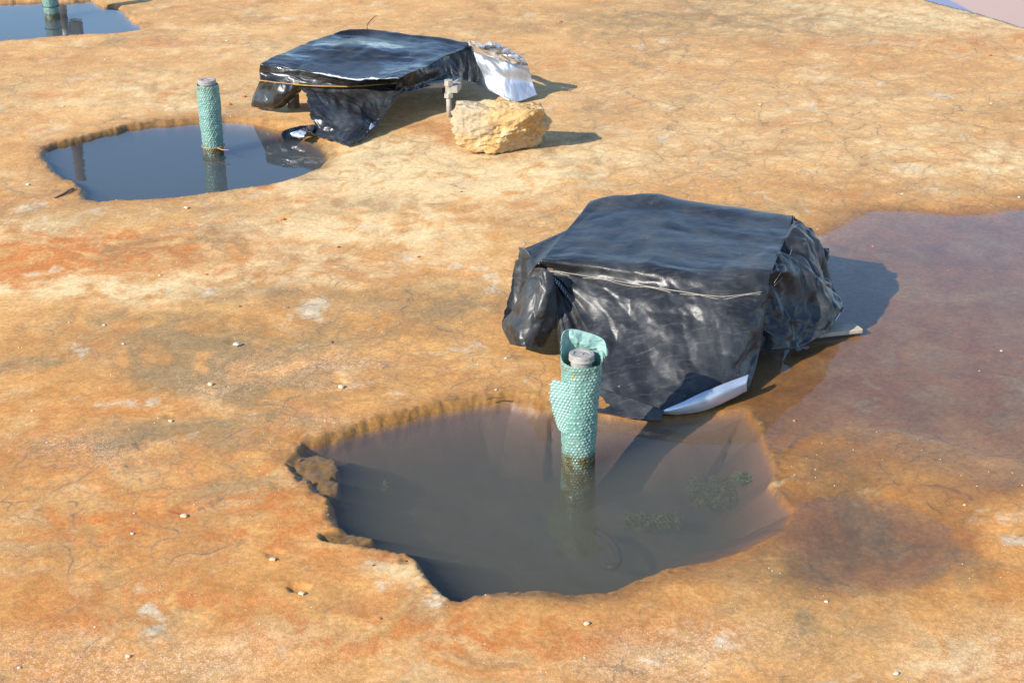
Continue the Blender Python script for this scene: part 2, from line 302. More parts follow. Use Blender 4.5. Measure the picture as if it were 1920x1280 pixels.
# ------------------------------------------------------------------ materials
def mat_ground():
    m = NT('stained_concrete'); P = m.coord()
    a_pale, a_olive, a_rust, a_wet, a_sed, a_crust, a_sand, a_grey, a_tone, a_crk, a_teal, a_film = [m.attr(k) for k in ('pale', 'olive', 'rust', 'wet', 'sed', 'crust', 'sand', 'grey', 'tone', 'crackm', 'teal', 'film')]
    n3 = m.noise(P, 13, 5, .66, .3); n4 = m.noise(P, 60, 4, .7); n5 = m.noise(P, 210, 2, .7)
    col = m.mix(m.ramp(a_tone, .15, .85), (.43, .183, .043), (.59, .303, .090))
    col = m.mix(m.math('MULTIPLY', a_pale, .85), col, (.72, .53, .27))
    col = m.mix(m.math('MULTIPLY', a_rust, .95), col, (.49, .165, .034))
    col = m.mix(m.math('MULTIPLY', a_olive, .82), col, (.235, .160, .070))
    col = m.mix(a_grey, col, (.55, .47, .33))
    # mid and fine mottling
    k = m.math('MULTIPLY', m.ramp(n3, .26, .74, .86, 1.12), m.math('MULTIPLY', m.ramp(n4, .34, .68, .85, 1.15), m.ramp(n5, .3, .7, .90, 1.10)))
    cb = m.n('CombineColor'); [m.put(cb.inputs[q], k) for q in range(3)]
    col = m.mix(1.0, col, cb.outputs[0], 'MULTIPLY')
    # map cracks, warped, strongest in places
    nv = m.n('TexNoise'); nv.inputs['Scale'].default_value = 3.4; nv.inputs['Detail'].default_value = 4; m.put(nv.inputs['Vector'], P)
    sc_ = m.n('VectorMath', _operation='SCALE'); sc_.inputs['Scale'].default_value = .34; m.t.links.new(nv.outputs['Color'], sc_.inputs[0])
    wv = m.n('VectorMath', _operation='ADD'); m.put(wv.inputs[0], P); m.t.links.new(sc_.outputs[0], wv.inputs[1]); W = wv.outputs[0]
    e1, e2 = m.vor(W, 3.0, 'DISTANCE_TO_EDGE'), m.vor(W, 8.5, 'DISTANCE_TO_EDGE')
    brk = m.ramp(n3, .40, .62, .0, 1)
    crk = m.math('MAXIMUM', m.ramp(e1, 0, .022, 1, 0), m.math('MULTIPLY', m.ramp(e2, 0, .035, 1, 0), .65)); crk = m.math('MULTIPLY', m.math('MULTIPLY', crk, a_crk), brk)
    soft = m.math('MULTIPLY', m.math('MAXIMUM', m.ramp(e1, 0, .17, 1, 0), m.math('MULTIPLY', m.ramp(e2, 0, .20, 1, 0), .8)), m.math('MULTIPLY', m.ramp(n3, .30, .66, .08, .42), m.ramp(a_crk, 0, 1, .12, 1)))
    col = m.mix(soft, col, (.25, .16, .080))
    col = m.mix(m.math('MULTIPLY', crk, .64), col, (.13, .082, .042))
    # sand and lime grains
    g1 = m.ramp(m.vor(P, 150), .0, .27, 1, 0); gm = m.math('MULTIPLY', g1, m.ramp(m.math('ADD', n3, m.math('MULTIPLY', a_sand, .25)), .50, .70))
    col = m.mix(m.math('MULTIPLY', gm, .75), col, (.84, .68, .52))
    g2 = m.ramp(m.vor(P, 47), .0, .10, 1, 0); col = m.mix(m.math('MULTIPLY', g2, m.ramp(n3, .48, .56)), col, (.78, .66, .50))
    pk = m.math('MULTIPLY', a_sand, m.math('MULTIPLY', m.ramp(n5, .50, .62), m.ramp(n4, .38, .56))); col = m.mix(m.math('MULTIPLY', pk, .6), col, (.80, .55, .40))
    # crust at the pool's edge
    col = m.mix(m.math('MULTIPLY', a_crust, m.ramp(n4, .35, .6, .4, 1)), col, (.60, .36, .095))
    # wetting darkens and saturates
    wf = m.ramp(a_wet, .06, .85)
    col = m.mix(wf, col, m.mix(1.0, col, (.61, .52, .37), 'MULTIPLY'))
    col = m.mix(a_film, col, m.mix(1.0, col, (.72, .68, .62), 'MULTIPLY'))
    # silt under water
    silt = m.mix(m.math('MULTIPLY', m.ramp(a_sed, .45, .95), a_teal), (.165, .085, .048), (.10, .165, .125))
    silt = m.mix(m.ramp(n3, .35, .65, 0, .4), silt, (.17, .105, .062))
    col = m.mix(m.ramp(a_sed, .02, .16), col, silt)
    rough = m.ramp(m.math('MULTIPLY', wf, m.ramp(n4, .3, .7, .7, 1)), 0, 1, .88, .42)
    hh = m.math('ADD', m.math('MULTIPLY', m.noise(P, 60, 3, .7), .0021), m.math('MULTIPLY', n5, .0010))
    return m.surf(m.princ(col, rough, spec=.35, normal=m.bump(hh, .85, 1.0)))
M_ground = mat_ground()
ground = mesh_obj('ground', V, F, M_ground)
tag(ground, 'orange stained concrete slab with pools and a broken far edge', kind='structure')
for nm, arr in (('pale', pale), ('olive', olive), ('rust', rust), ('wet', wet), ('sed', sed), ('crust', crust), ('sand', sand), ('grey', grey), ('tone', tone), ('crackm', crackm), ('teal', teal), ('film', film)):
    at_ = ground.data.attributes.new(nm, 'FLOAT', 'POINT'); at_.data.foreach_set('value', arr.astype(np.float32))
def gz(x, y):
    """height of the slab at a place"""
    r = int(np.argmin(np.abs(ys-y))); k = int(np.argmin(np.abs(Xg[r]-x))); return float(z.reshape(R_, K_)[r, k])

def mat_water(name, dens, scat, absb, ad_, tint=(1, 1, 1)):
    m = NT(name); P = m.coord()
    n = m.bump(m.noise(P, 9, 3, .5), .02, .02); n = m.bump(m.noise(P, 55, 2, .5), .010, .004, n)
    tr = m.n('BsdfTransparent'); tr.inputs[0].default_value = (*tint, 1)
    gl = m.n('BsdfGlossy'); gl.inputs['Roughness'].default_value = .012; m.put(gl.inputs['Normal'], n)
    ge = m.n('NewGeometry'); dt = m.n('VectorMath', _operation='DOT_PRODUCT'); m.t.links.new(ge.outputs['Incoming'], dt.inputs[0]); m.put(dt.inputs[1], n)
    om = m.math('SUBTRACT', 1.0, m.math('ABSOLUTE', dt.outputs['Value']), clamp=True)
    fr = m.math('ADD', .02, m.math('MULTIPLY', .98, m.math('POWER', om, 5.0)), clamp=True)
    mx = m.n('MixShader'); m.t.links.new(fr, mx.inputs[0]); m.t.links.new(tr.outputs[0], mx.inputs[1]); m.t.links.new(gl.outputs[0], mx.inputs[2])
    m.surf(mx.outputs[0])
    if dens:
        vs = m.n('VolumeScatter'); vs.inputs['Color'].default_value = (*scat, 1); vs.inputs['Density'].default_value = dens
        va = m.n('VolumeAbsorption'); va.inputs['Color'].default_value = (*absb, 1); va.inputs['Density'].default_value = ad_
        ad = m.n('AddShader'); m.t.links.new(vs.outputs[0], ad.inputs[0]); m.t.links.new(va.outputs[0], ad.inputs[1])
        m.t.links.new(ad.outputs[0], m.out.inputs['Volume'])
    return m.m
def water(name, P, grow, mat, label, zt=0.0, zb=-.60):
    """closed body of water: its flat top ends inside the rising ground, its bottom below the pool's floor"""
    c = P.mean(0); Q = []
    for i in range(len(P)):
        t = P[(i+1) % len(P)]-P[i-1]; nrm = np.array([t[1], -t[0]])/np.linalg.norm(t)
        area = sum(P[k][0]*P[(k+1) % len(P)][1]-P[(k+1) % len(P)][0]*P[k][1] for k in range(len(P)))
        Q.append(P[i] + (nrm if area > 0 else -nrm)*grow)
    n = len(Q)
    Vv = [(*q, zt) for q in Q] + [(*q, zb) for q in Q]
    Ff = [list(range(n)), list(range(2*n-1, n-1, -1))] + [[i, i+n, (i+1) % n+n, (i+1) % n] for i in range(n)]
    o = mesh_obj(name, Vv, Ff, mat, smooth=False)
    bm = bmesh.new(); bm.from_mesh(o.data); bmesh.ops.triangulate(bm, faces=[f for f in bm.faces if len(f.verts) > 4]); bmesh.ops.recalc_face_normals(bm, faces=bm.faces); bm.to_mesh(o.data); bm.free()
    return tag(o, label, kind='structure')
M_water = mat_water('murky_pool_water', 1.45, (.62, .60, .48), (.34, .33, .26), 4.4)
# near pool and the film of water on its right stand at one level: outline of both
UNION = [p[:2] for p in NEAR_POOL[:9]] + [(1240,700),(1330,640),(1400,600)] + PUDDLE[3:23] + [p[:2] for p in NEAR_POOL[19:]]
water('water', poly_world([(p[0], p[1]) for p in UNION])[0], .10, M_water, 'murky pool and shallow puddle in front of the near wrapped box')
M_water2 = mat_water('dark_pool_water', 2.6, (.50, .56, .58), (.20, .26, .30), 8.0)
water('water', P_far, .09, M_water2, 'blue reflecting pool around the middle green pipe')
water('water', P_3, .10, M_water2, 'blue reflecting pool in the far left corner')

# low land beyond the slab: pale pink flats and a blue lagoon
def mat_flats():
    m = NT('pale_pink_flats'); P = m.coord(); n = m.noise(P, .05, 5)
    col = m.mix(m.ramp(n, .35, .65), (.44, .315, .265), (.48, .345, .29))
    return m.surf(m.princ(col, 1.0, spec=.0))
o = mesh_obj('terrain', [(-1500, -400, -1.5), (1500, -400, -1.5), (1500, 2500, -1.5), (-1500, 2500, -1.5)], [[0, 1, 2, 3]], mat_flats())
tag(o, 'pale pink flat land below the slab', kind='structure')
def lagoon():
    c = at(1788, 4, -1.48); pts = []
    for k in range(60):
        a = k/60*2*math.pi; r = 1-.06*math.sin(3*a)
        pts.append((c[0]-6.0+6.0*r*math.cos(a), c[1]+6*r*math.sin(a), -1.48))
    m = NT('lagoon_water'); P = m.coord()
    m.surf(m.princ((.21, .22, .32), .45, spec=.15, normal=m.bump(m.noise(P, 6, 3), .1, .02)))
    tag(mesh_obj('water', pts, [list(range(60))], m.m), 'blue lagoon below the far edge of the slab', kind='structure')
lagoon()

# ------------------------------------------------------------------ more materials
def mat_plastic(name='black_plastic', dust=1.0, rgh=(.33, .42), pond=False, base=(.013, .0135, .015)):
    m = NT(name); P = m.coord()
    n1 = m.noise(P, 6, 6, .6); n2 = m.noise(m.coord(scale=(3, 14, 8)), 4, 6, .65, .5); n3 = m.noise(P, 60, 4, .6)
    d = m.math('MULTIPLY', m.ramp(n1, .38, .70), .55*dust); d = m.math('ADD', d, m.math('MULTIPLY', m.ramp(n2, .50, .72), .55*dust), clamp=True)
    col = m.mix(d, base, (.070, .071, .068))
    sc_ = m.ramp(m.vor(m.coord(scale=(1, 1, 1)), 21), .0, .10, 1, 0); sm = m.math('MAXIMUM', m.math('MULTIPLY', sc_, m.ramp(m.noise(P, 9, 5, .7), .52, .62)), m.math('MULTIPLY', m.ramp(m.noise(P, 70, 5, .75, 1.5), .62, .72), m.ramp(n1, .50, .62)))
    col = m.mix(m.math('MULTIPLY', sm, .6), col, (.40, .38, .33))
    oc = m.math('MULTIPLY', m.ramp(m.vor(m.coord(loc=(3, 1, 2)), 9), .0, .09, 1, 0), m.ramp(n3, .45, .6)); col = m.mix(m.math('MULTIPLY', oc, .7), col, (.36, .21, .05))
    rough = m.math('ADD', m.ramp(n1, .3, .7, rgh[0], rgh[1]), m.math('MULTIPLY', d, .10))
    if pond: rough = m.math('MULTIPLY', rough, m.ramp(m.noise(m.coord(loc=(4.3, .7, 0)), 2.6, 3, .5), .52, .60, 1, .3))
    b = m.bump(m.noise(P, 24, 5, .62), .30, .008); b = m.bump(n3, .15, .0015, b)
    return m.surf(m.princ(col, rough, spec=.45, normal=b))
M_black = mat_plastic(); M_black_far = mat_plastic('thin_black_plastic', .55, (.27, .38), True)
def mat_silver(name='silver_plastic', c=(.56, .60, .66), rough=.34, metal=.55):
    m = NT(name); P = m.coord(); n = m.noise(P, 14, 5, .6)
    col = m.mix(m.ramp(n, .4, .7), c, tuple(x*.86 for x in c))
    b = m.bump(m.noise(P, 40, 4, .6), .25, .006)
    return m.surf(m.princ(col, m.ramp(n, .3, .7, rough, rough+.15), metal=metal, normal=b))
M_silver = mat_silver()
M_foil = mat_silver('silver_foil', (.50, .55, .62), .36, .7)
def mat_simple(name, c1, c2, rough=.6, scale=30, bump=.3, metal=0, spec=.4, dist=.003):
    m = NT(name); P = m.coord(); n = m.noise(P, scale, 6, .65)
    return m.surf(m.princ(m.mix(m.ramp(n, .35, .65), c1, c2), rough, metal=metal, spec=spec, normal=m.bump(n, bump, dist)))
M_cap = mat_simple('grey_cap', (.24, .22, .20), (.34, .32, .29), .65, 60)
M_wire = mat_simple('pale_wire', (.26, .23, .18), (.38, .34, .27), .55, 90)
M_rust = mat_simple('rusty_wire', (.34, .17, .04), (.45, .26, .07), .7, 60)
M_dkwire = mat_simple('dark_wire', (.03, .025, .02), (.06, .05, .04), .6, 60)
M_wood = mat_simple('weathered_board', (.34, .27, .19), (.46, .38, .28), .8, 24)
M_crate = mat_simple('dark_board', (.12, .085, .055), (.18, .13, .08), .8, 18)
M_steel = mat_simple('weathered_bolt', (.30, .27, .22), (.42, .38, .31), .6, 70)
M_pole = mat_simple('brown_pole', (.10, .060, .035), (.16, .10, .06), .85, 14)
M_white = mat_simple('white_ceramic', (.75, .74, .70), (.82, .81, .78), .35, 20, .05)
M_algae = mat_simple('green_algae', (.085, .115, .020), (.15, .17, .035), .8, 80, .6)
def mat_wrap():
    m = NT('green_bubble_wrap'); P = m.coord(); f = m.attr('bub'); dirt = m.attr('dirt')
    n = m.noise(P, 22, 6, .65); n2 = m.noise(P, 120, 3)
    col = m.mix(f, (.17, .36, .31), (.32, .50, .44)); col = m.mix(m.ramp(n, .50, .78, 0, .55), col, (.40, .56, .46))
    dm = m.math('MULTIPLY', dirt, m.ramp(n, .30, .55, .35, 1)); col = m.mix(dm, col, (.11, .085, .032))
    oc = m.ramp(m.noise(m.coord(loc=(2, 1, 3)), 26, 3), .70, .76); col = m.mix(m.math('MULTIPLY', oc, .8), col, (.42, .29, .08))
    ps = m.princ(col, m.ramp(n2, .3, .7, .24, .44), spec=.45, normal=m.bump(n2, .2, .001), **{'Coat Weight': .15, 'Coat Roughness': .12})
    tl = m.n('BsdfTranslucent'); m.put(tl.inputs[0], col)
    mx = m.n('MixShader'); mx.inputs[0].default_value = .28; m.t.links.new(ps, mx.inputs[1]); m.t.links.new(tl.outputs[0], mx.inputs[2])
    return m.surf(mx.outputs[0])
M_wrap = mat_wrap()

# ------------------------------------------------------------------ sheet building: control grid -> smooth grid -> crumpling by relaxation
def cr_matrix(n, m):
    """Catmull-Rom weights from n control values to m samples"""
    W = np.zeros((m, n))
    for j, t in enumerate(np.linspace(0, n-1, m)):
        i = min(int(t), n-2); f = t-i
        w = (-.5*f+f*f-.5*f**3, 1-2.5*f*f+1.5*f**3, .5*f+2*f*f-1.5*f**3, -.5*f*f+.5*f**3)
        for k, ww in zip((i-1, i, i+1, i+2), w):
            if k < 0: W[j, 0] += 2*ww; W[j, 1] -= ww
            elif k > n-1: W[j, n-1] += 2*ww; W[j, n-2] -= ww
            else: W[j, k] += ww
    return W
def smooth_grid(ctrl, r, k):
    ctrl = np.asarray(ctrl, float)
    return np.einsum('ri,ijc,kj->rkc', cr_matrix(ctrl.shape[0], r), ctrl, cr_matrix(ctrl.shape[1], k))
def grid_normals(Xs):
    du = np.gradient(Xs, axis=1); dv = np.gradient(Xs, axis=0); n = np.cross(du, dv)
    return n/np.maximum(np.linalg.norm(n, axis=-1, keepdims=True), 1e-9)
def ridges(uu, vv, f, seed):
    wu = uu + .35/f*fbm(uu*f*.8, vv*f*.8, 2, seed+40); wv = vv + .35/f*fbm(uu*f*.8+9, vv*f*.8, 2, seed+41)
    a = 1-np.minimum(np.abs(noise2(wu*f, wv*f, seed))*2.2, 1); b = 1-np.minimum(np.abs(noise2(wu*f*.7+wv*f*.7+3, wv*f*.7-wu*f*.7, seed+7))*2.2, 1)
    return a*a*.6 + b*b*.6 - .45
def crumple(Xs, eps, seed, iters=160, pull=.012, edge=.05, amp=.004, freq=9., bend=.10, streak=None, lam=.008, floor=None):
    r, k, _ = Xs.shape; X0 = Xs.copy(); X = Xs.copy()
    e = np.broadcast_to(np.asarray(eps, float).reshape(-1, 1) if np.ndim(eps) == 1 else eps, (r, k)).astype(float)
    step = np.linalg.norm(X0[:, 1:]-X0[:, :-1], axis=-1).mean(); stepv = np.linalg.norm(X0[1:]-X0[:-1], axis=-1).mean()
    uu, vv = np.meshgrid(np.arange(k)*step, np.arange(r)*stepv)
    N = grid_normals(X0)
    nz = fbm(uu*freq+seed, vv*freq, 3, seed) + .5*fbm((uu+.7*vv)*freq*1.7, (vv-.7*uu)*freq*.5, 2, seed+3)
    big = facets(uu, vv, freq*1.25, seed+11)*1.25 + facets(uu, vv*.8, freq*2.9, seed+12)*.52 + facets(uu, vv, freq*6.5, seed+13)*.09 + ridges(uu, vv, freq*.7, seed+14)*.6
    if streak is not None: X0 = X0 + N*((.6*facets(uu*.45, vv*2.4, 9., seed+21)+.4*facets(uu*.6+vv*.3, vv*2.2, 20., seed+22))*np.asarray(streak).reshape(-1, 1))[..., None]
    big = big * np.minimum(1, np.minimum(np.arange(r), r-1-np.arange(r))/4.+.15)[:, None]
    big = big * np.minimum(1, np.minimum(np.arange(k), k-1-np.arange(k))/6.+.2)[None, :]
    X0 = X0 + N*(amp*big*np.clip(e/.035, .14, 1.6))[..., None]; X = X0.copy()
    X = X + N*(amp*.5*nz*np.clip(e/.03, .15, 1.6))[..., None]
    P = np.full((r, k), pull)
    P[0] = P[-1] = edge; P[:, 0] = np.maximum(P[:, 0], edge*.5); P[:, -1] = np.maximum(P[:, -1], edge*.5)
    ln = lambda a, b: np.linalg.norm(b-a, axis=-1)
    S = [slice(None)]*2
    sets = []
    for (dr, dk, st, inf) in ((0, 1, .22, 1.), (1, 0, .22, 1.), (1, 1, .10, 1.), (1, -1, .10, 1.), (0, 2, bend, .75), (2, 0, bend, .75)):
        a = (slice(0, r-dr), slice(max(0, -dk), k-max(0, dk))); b = (slice(dr, r), slice(max(0, dk), k+min(0, dk)))
        rest = ln(X0[a], X0[b])*(1+inf*.5*(e[a]+e[b])); sets.append((a, b, rest, st))
    for it in range(iters//3):
        for a, b, rest, st in sets:
            d = X[b]-X[a]; L = np.maximum(np.linalg.norm(d, axis=-1), 1e-9); cpt = (st*(L-rest)/L)[..., None]*d
            X[a] += cpt; X[b] -= cpt
        X += (X0-X)*P[..., None]
        if it % 2 == 0:
            lp = np.zeros_like(X); lp[1:-1] += X[:-2]+X[2:]-2*X[1:-1]; lp[:, 1:-1] += X[:, :-2]+X[:, 2:]-2*X[:, 1:-1]
            X += lam*lp
        if floor is not None: X[..., 2] = np.maximum(X[..., 2], floor)
    for it in range(1):
        lp = np.zeros_like(X); lp[1:-1, 1:-1] = X[:-2, 1:-1]+X[2:, 1:-1]+X[1:-1, :-2]+X[1:-1, 2:]-4*X[1:-1, 1:-1]
        lp[0, 1:-1] = .5*(X[0, :-2]+X[0, 2:]-2*X[0, 1:-1]); lp[-1, 1:-1] = .5*(X[-1, :-2]+X[-1, 2:]-2*X[-1, 1:-1]); lp[1:-1, 0] = .5*(X[:-2, 0]+X[2:, 0]-2*X[1:-1, 0]); lp[1:-1, -1] = .5*(X[:-2, -1]+X[2:, -1]-2*X[1:-1, -1])
        X = X+.12*lp
    return X
def sheet_arrays(Xs, thick=.0012, keep=None):
    """solid sheet: outside (material 0) along +normal, inside (material 1), edges (1)"""
    r, k, _ = Xs.shape; N = grid_normals(Xs); A = (Xs+N*thick*.5).reshape(-1, 3); B = (Xs-N*thick*.5).reshape(-1, 3)
    idx = np.arange(r*k).reshape(r, k); q = np.stack([idx[:-1, :-1], idx[:-1, 1:], idx[1:, 1:], idx[1:, :-1]], -1)
    if keep is None: keep = np.ones((r-1, k-1), bool)
    top = q[keep]; n = r*k
    F = [top]; mi = [np.zeros(len(top), int)]; F.append(top[:, ::-1]+n); mi.append(np.ones(len(top), int))
    kp = np.pad(keep, 1); e = []
    for i, j in zip(*np.nonzero(keep)):
        a, b, c, d = q[i, j]
        if not kp[i, j+1]: e.append((b, a, a+n, b+n))
        if not kp[i+2, j+1]: e.append((d, c, c+n, d+n))
        if not kp[i+1, j]: e.append((a, d, d+n, a+n))
        if not kp[i+1, j+2]: e.append((c, b, b+n, c+n))
    if e: F.append(np.array(e)); mi.append(np.zeros(len(e), int))
    return np.concatenate([A, B]), np.concatenate(F), np.concatenate(mi)
def sheet(name, Xs, mats, parent, thick=.0012, keep=None, flip=False):
    if flip: Xs = Xs[:, ::-1]; keep = None if keep is None else keep[:, ::-1]
    Vv, Ff, mi = sheet_arrays(Xs, thick, keep)
    used = np.zeros(len(Vv), bool); used[Ff.ravel()] = True; mp = np.cumsum(used)-1
    return mesh_obj(name, Vv[used], mp[Ff], mats, parent, True, mi)
def tear(r, k, sides, amp, seed):
    """ragged outline mask for a sheet of r x k points"""
    keep = np.ones((r-1, k-1), bool); t = np.arange(max(r, k))
    fs = {s: np.clip(amp*(.55+fbm(t*.13+s, t*0+.5, 4, seed+s)*1.2), 0, None).astype(int) for s in (1, 2, 3, 4)}; f = fs.get
    if 'b' in sides:
        for j in range(k-1): h = f(1)[j]; keep[r-1-h:, j] = False
    if 't' in sides:
        for j in range(k-1): keep[:f(2)[j], j] = False
    if 'l' in sides:
        for i in range(r-1): keep[i, :f(3)[i]] = False
    if 'r' in sides:
        for i in range(r-1): h = f(4)[i]; keep[i, k-1-h:] = False
    return keep
def tube(pts, rad, n=6, closed=False):
    pts = [np.asarray(p, float) for p in pts]; Vv = []; Ff = []
    rads = rad if hasattr(rad, '__len__') else [rad]*len(pts); up_ = np.array([.13, .21, .97])
    for i, p in enumerate(pts):
        t = pts[min(i+1, len(pts)-1)]-pts[max(i-1, 0)]; t = t/max(np.linalg.norm(t), 1e-9)
        a = np.cross(t, up_); a = a/max(np.linalg.norm(a), 1e-6); b = np.cross(t, a)
        for k in range(n):
            w = k/n*2*math.pi; Vv.append(p+rads[i]*(a*math.cos(w)+b*math.sin(w)))
    for i in range(len(pts)-1):
        for k in range(n): Ff.append([i*n+k, i*n+(k+1) % n, (i+1)*n+(k+1) % n, (i+1)*n+k])
    Ff += [list(range(n))[::-1], list(range((len(pts)-1)*n, len(pts)*n))]
    return Vv, Ff
def spline(pts, m): 
    P = np.asarray(pts, float); return cr_matrix(len(P), m) @ P
def boxmesh(o, ex, ey, ez):
    """box from corner o and three edge vectors"""
    o, ex, ey, ez = map(lambda v: np.asarray(v, float), (o, ex, ey, ez))
    Vv = [o, o+ex, o+ex+ey, o+ey, o+ez, o+ex+ez, o+ex+ey+ez, o+ey+ez]
    return Vv, [[3, 2, 1, 0], [4, 5, 6, 7], [0, 1, 5, 4], [1, 2, 6, 5], [2, 3, 7, 6], [3, 0, 4, 7]]
def bevel(o, w=.004, seg=2):
    b = o.modifiers.new('bevel', 'BEVEL'); b.width = w; b.segments = seg; return o
def A(rows, z): return [[at(px, py, zz) for (px, py), zz in zip(row, zr if hasattr(zr, '__len__') else [zr]*len(row))] for row, zr in zip(rows, z)]

# ------------------------------------------------------------------ near wrapped box
FL = np.array([.107, 5.25, 0]); EX = np.array([.838, -.140, 0]); EY = np.array([.222, .672, 0])
L = lambda a, b, z: FL + EX*a + EY*b + np.array([0, 0, z])
nb = empty('wrapped_box', tuple(L(.5, .5, 0)), 'near box wrapped in black plastic sheet tied with pale wire, beside the puddle', 'box', 'boxes wrapped in black plastic')
v, f = boxmesh(L(.02, .04, .06), EX*.96, EY*.92, (0, 0, .275)); bevel(mesh_obj('crate', v, f, M_crate, nb, False))
for a, b in ((.08, .1), (.86, .1), (.08, .84), (.86, .84)):
    v, f = boxmesh(L(a, b, -.03), EX*.07, EY*.08, (0, 0, .10)); mesh_obj('foot', v, f, M_crate, nb, False)
rows = [
 [tuple(r) for r in []],
]
top_rows = [
 [(1110,377),(1160,367),(1215,364),(1300,378),(1400,392),(1487,404)],
 [(1087,403),(1155,394),(1225,396),(1305,408),(1395,420),(1480,429)],
 [(1064,430),(1140,425),(1225,430),(1308,440),(1388,450),(1468,458)],
 [(1036,463),(1120,458),(1206,464),(1290,472),(1373,482),(1455,488)],
 [(1019,484),(1104,484),(1190,491),(1276,499),(1361,507),(1447,508)],
 [(1012,492),(1100,497),(1186,507),(1272,516),(1356,523),(1442,518)],
 [(1010,503),(1096,515),(1186,529),(1276,544),(1356,553),(1440,546)],
 [(1020,530),(1100,546),(1190,562),(1280,576),(1358,583),(1437,570)],
 [(1034,570),(1110,588),(1198,606),(1284,618),(1360,622),(1432,606)],
 [(1046,625),(1118,645),(1205,664),(1288,676),(1360,674),(1426,646)],
 [(1052,680),(1124,700),(1210,720),(1290,728),(1354,720),(1416,692)],
 [(1060,722),(1128,742),(1204,764),(1270,772),(1336,758),(1402,730)],
]
zt = [.36, .362, .358, .357, .356, .345, .305, .262, .20, .125, .06, [.012, .012, .012, .014, .018, .022]]
zt[0] = [.358, .366, .372, .362, .358, .356]
ctrl = A(top_rows, zt)
back = [L(a, 1.04, .22) for a in np.linspace(0, 1, 6)]
ctrl = [back] + ctrl
fwd = -EY/np.linalg.norm(EY)
last = ctrl[-1]; w = np.array([0, .0, .05, .65, 1, .95])       # how far each column curls up into the roll
def roll(k, ang, rad=.033):
    flat = last[k] + fwd*rad*ang*.55 + np.array([0, 0, -.004*ang])
    curl = last[k] + fwd*rad*math.sin(ang) + np.array([0, 0, rad*(1-math.cos(ang))])
    return flat*(1-w[k]) + curl*w[k]
for ang in (.9, 1.9, 2.9, 3.9): ctrl.append([roll(k, ang) for k in range(6)])
Xs = smooth_grid(ctrl, 240, 160)
def fan(Xs, apex, k, amp, reach, seed, lo=-9, hi=9):
    """tension folds radiating from a gathered corner"""
    ctr = Xs[apex[0], apex[1]]; d = Xs-ctr; N = grid_normals(Xs); r = np.linalg.norm(d, axis=-1)
    ii, jj = np.meshgrid(np.arange(Xs.shape[0])-apex[0], np.arange(Xs.shape[1])-apex[1], indexing='ij')
    phi = np.arctan2(ii*.75, jj+1e-6) + .10*fbm(ii*.06, jj*.06, 2, seed)
    h = (1-2*np.abs(((phi*k/math.pi) % 1)-.5)*2)*amp*(r/reach)*np.exp(1-r/reach)*(.6+.4*np.sin(phi*3.7+seed))
    h = h*(ii > 0)*np.minimum(1, ii/9.)*np.clip(jj/6., 0, 1)
    return Xs - N*h[..., None]
Xs = fan(Xs, (104, 5), 8, .013, .16, 3)
rv = np.linspace(0, len(ctrl)-1, 240)
eps = np.interp(rv, [0, 1, 5, 6, 7, 8, 10, 12, 12.6, 16], [.01, .018, .018, .022, .035, .055, .055, .035, .006, .003])
Xs = crumple(Xs, eps*.75, 3, 75, pull=.04, edge=.12, amp=.0125, freq=5.0, streak=np.interp(rv, [0, 1, 1.5, 5, 6, 7], [0, 0, .0042, .0042, .001, 0]))
kp = np.ones((239, 159), bool)
tt = np.arange(159); cut = np.clip(12*(1-tt/60.) + 6*fbm(tt*.10, tt*0, 3, 8), 0, 20).astype(int)
for j in range(64):
    if cut[j]: kp[239-cut[j]:, j] = False
sheet('plastic_sheet', Xs, [M_black, M_silver], nb, keep=kp, flip=True)
# torn second layer lying at the water, behind the pipe
lay = A([[(1100,722),(1150,735),(1200,752),(1245,770)], [(1096,748),(1150,760),(1195,775),(1238,786)], [(1104,770),(1150,777),(1190,784),(1225,788)]], [.035, .012, .004])
sheet('plastic_sheet', crumple(smooth_grid(lay, 30, 40), .03, 12, 90, amp=.004), [M_black, M_silver], nb, flip=True)
# left side: a flat facet at the top, a hanging flap behind and a curled fold in front
facet = A([[(1062,432),(1030,446),(998,460),(982,466)], [(1040,460),(1015,472),(996,484),(985,492)], [(1014,490),(1004,498),(998,506),(990,516)]], [[.357,.352,.345,.335], [.357,.345,.335,.31], [.35,.335,.32,.30]])
sheet('plastic_flap', crumple(smooth_grid(facet, 40, 40), .02, 21, 90, amp=.004), [M_black, M_silver], nb)
def AYg(rows, ys_): return [[aty(px, py, yy) for (px, py), yy in zip(row, yr if hasattr(yr, '__len__') else [yr]*len(row))] for row, yr in zip(rows, ys_)]
hang = AYg([[(973,462),(986,468),(1000,488),(1014,498)], [(964,500),(978,515),(995,530),(1016,540)], [(952,555),(968,565),(988,575),(1018,580)], [(941,603),(958,612),(985,618),(1020,620)]], [[5.38,5.36,5.32,5.28], [5.37,5.35,5.31,5.27], [5.34,5.33,5.30,5.27], [5.24,5.26,5.28,5.27]])
sheet('plastic_flap', crumple(smooth_grid(hang, 70, 50), .018, 23, 60, pull=.05, amp=.008), [M_black, M_silver], nb, keep=tear(70, 50, 'l', 4, 4), flip=True)
fold = AYg([[(1003,503),(1014,502),(1024,505),(1036,514)], [(987,532),(1003,535),(1022,540),(1042,545)], [(963,580),(988,582),(1014,585),(1044,578)], [(942,607),(970,618),(1004,622),(1036,614)], [(956,645),(976,649),(998,650),(1020,651)]],
    [[5.20,5.17,5.15,5.15], [5.22,5.13,5.11,5.13], [5.23,5.10,5.07,5.12], [5.22,5.08,5.05,5.10], [5.12,5.05,5.04,5.08]])
sheet('plastic_flap', crumple(smooth_grid(fold, 90, 66), .03, 25, 45, pull=.05, edge=.2, amp=.020, freq=6), [M_black, M_silver], nb, flip=True)
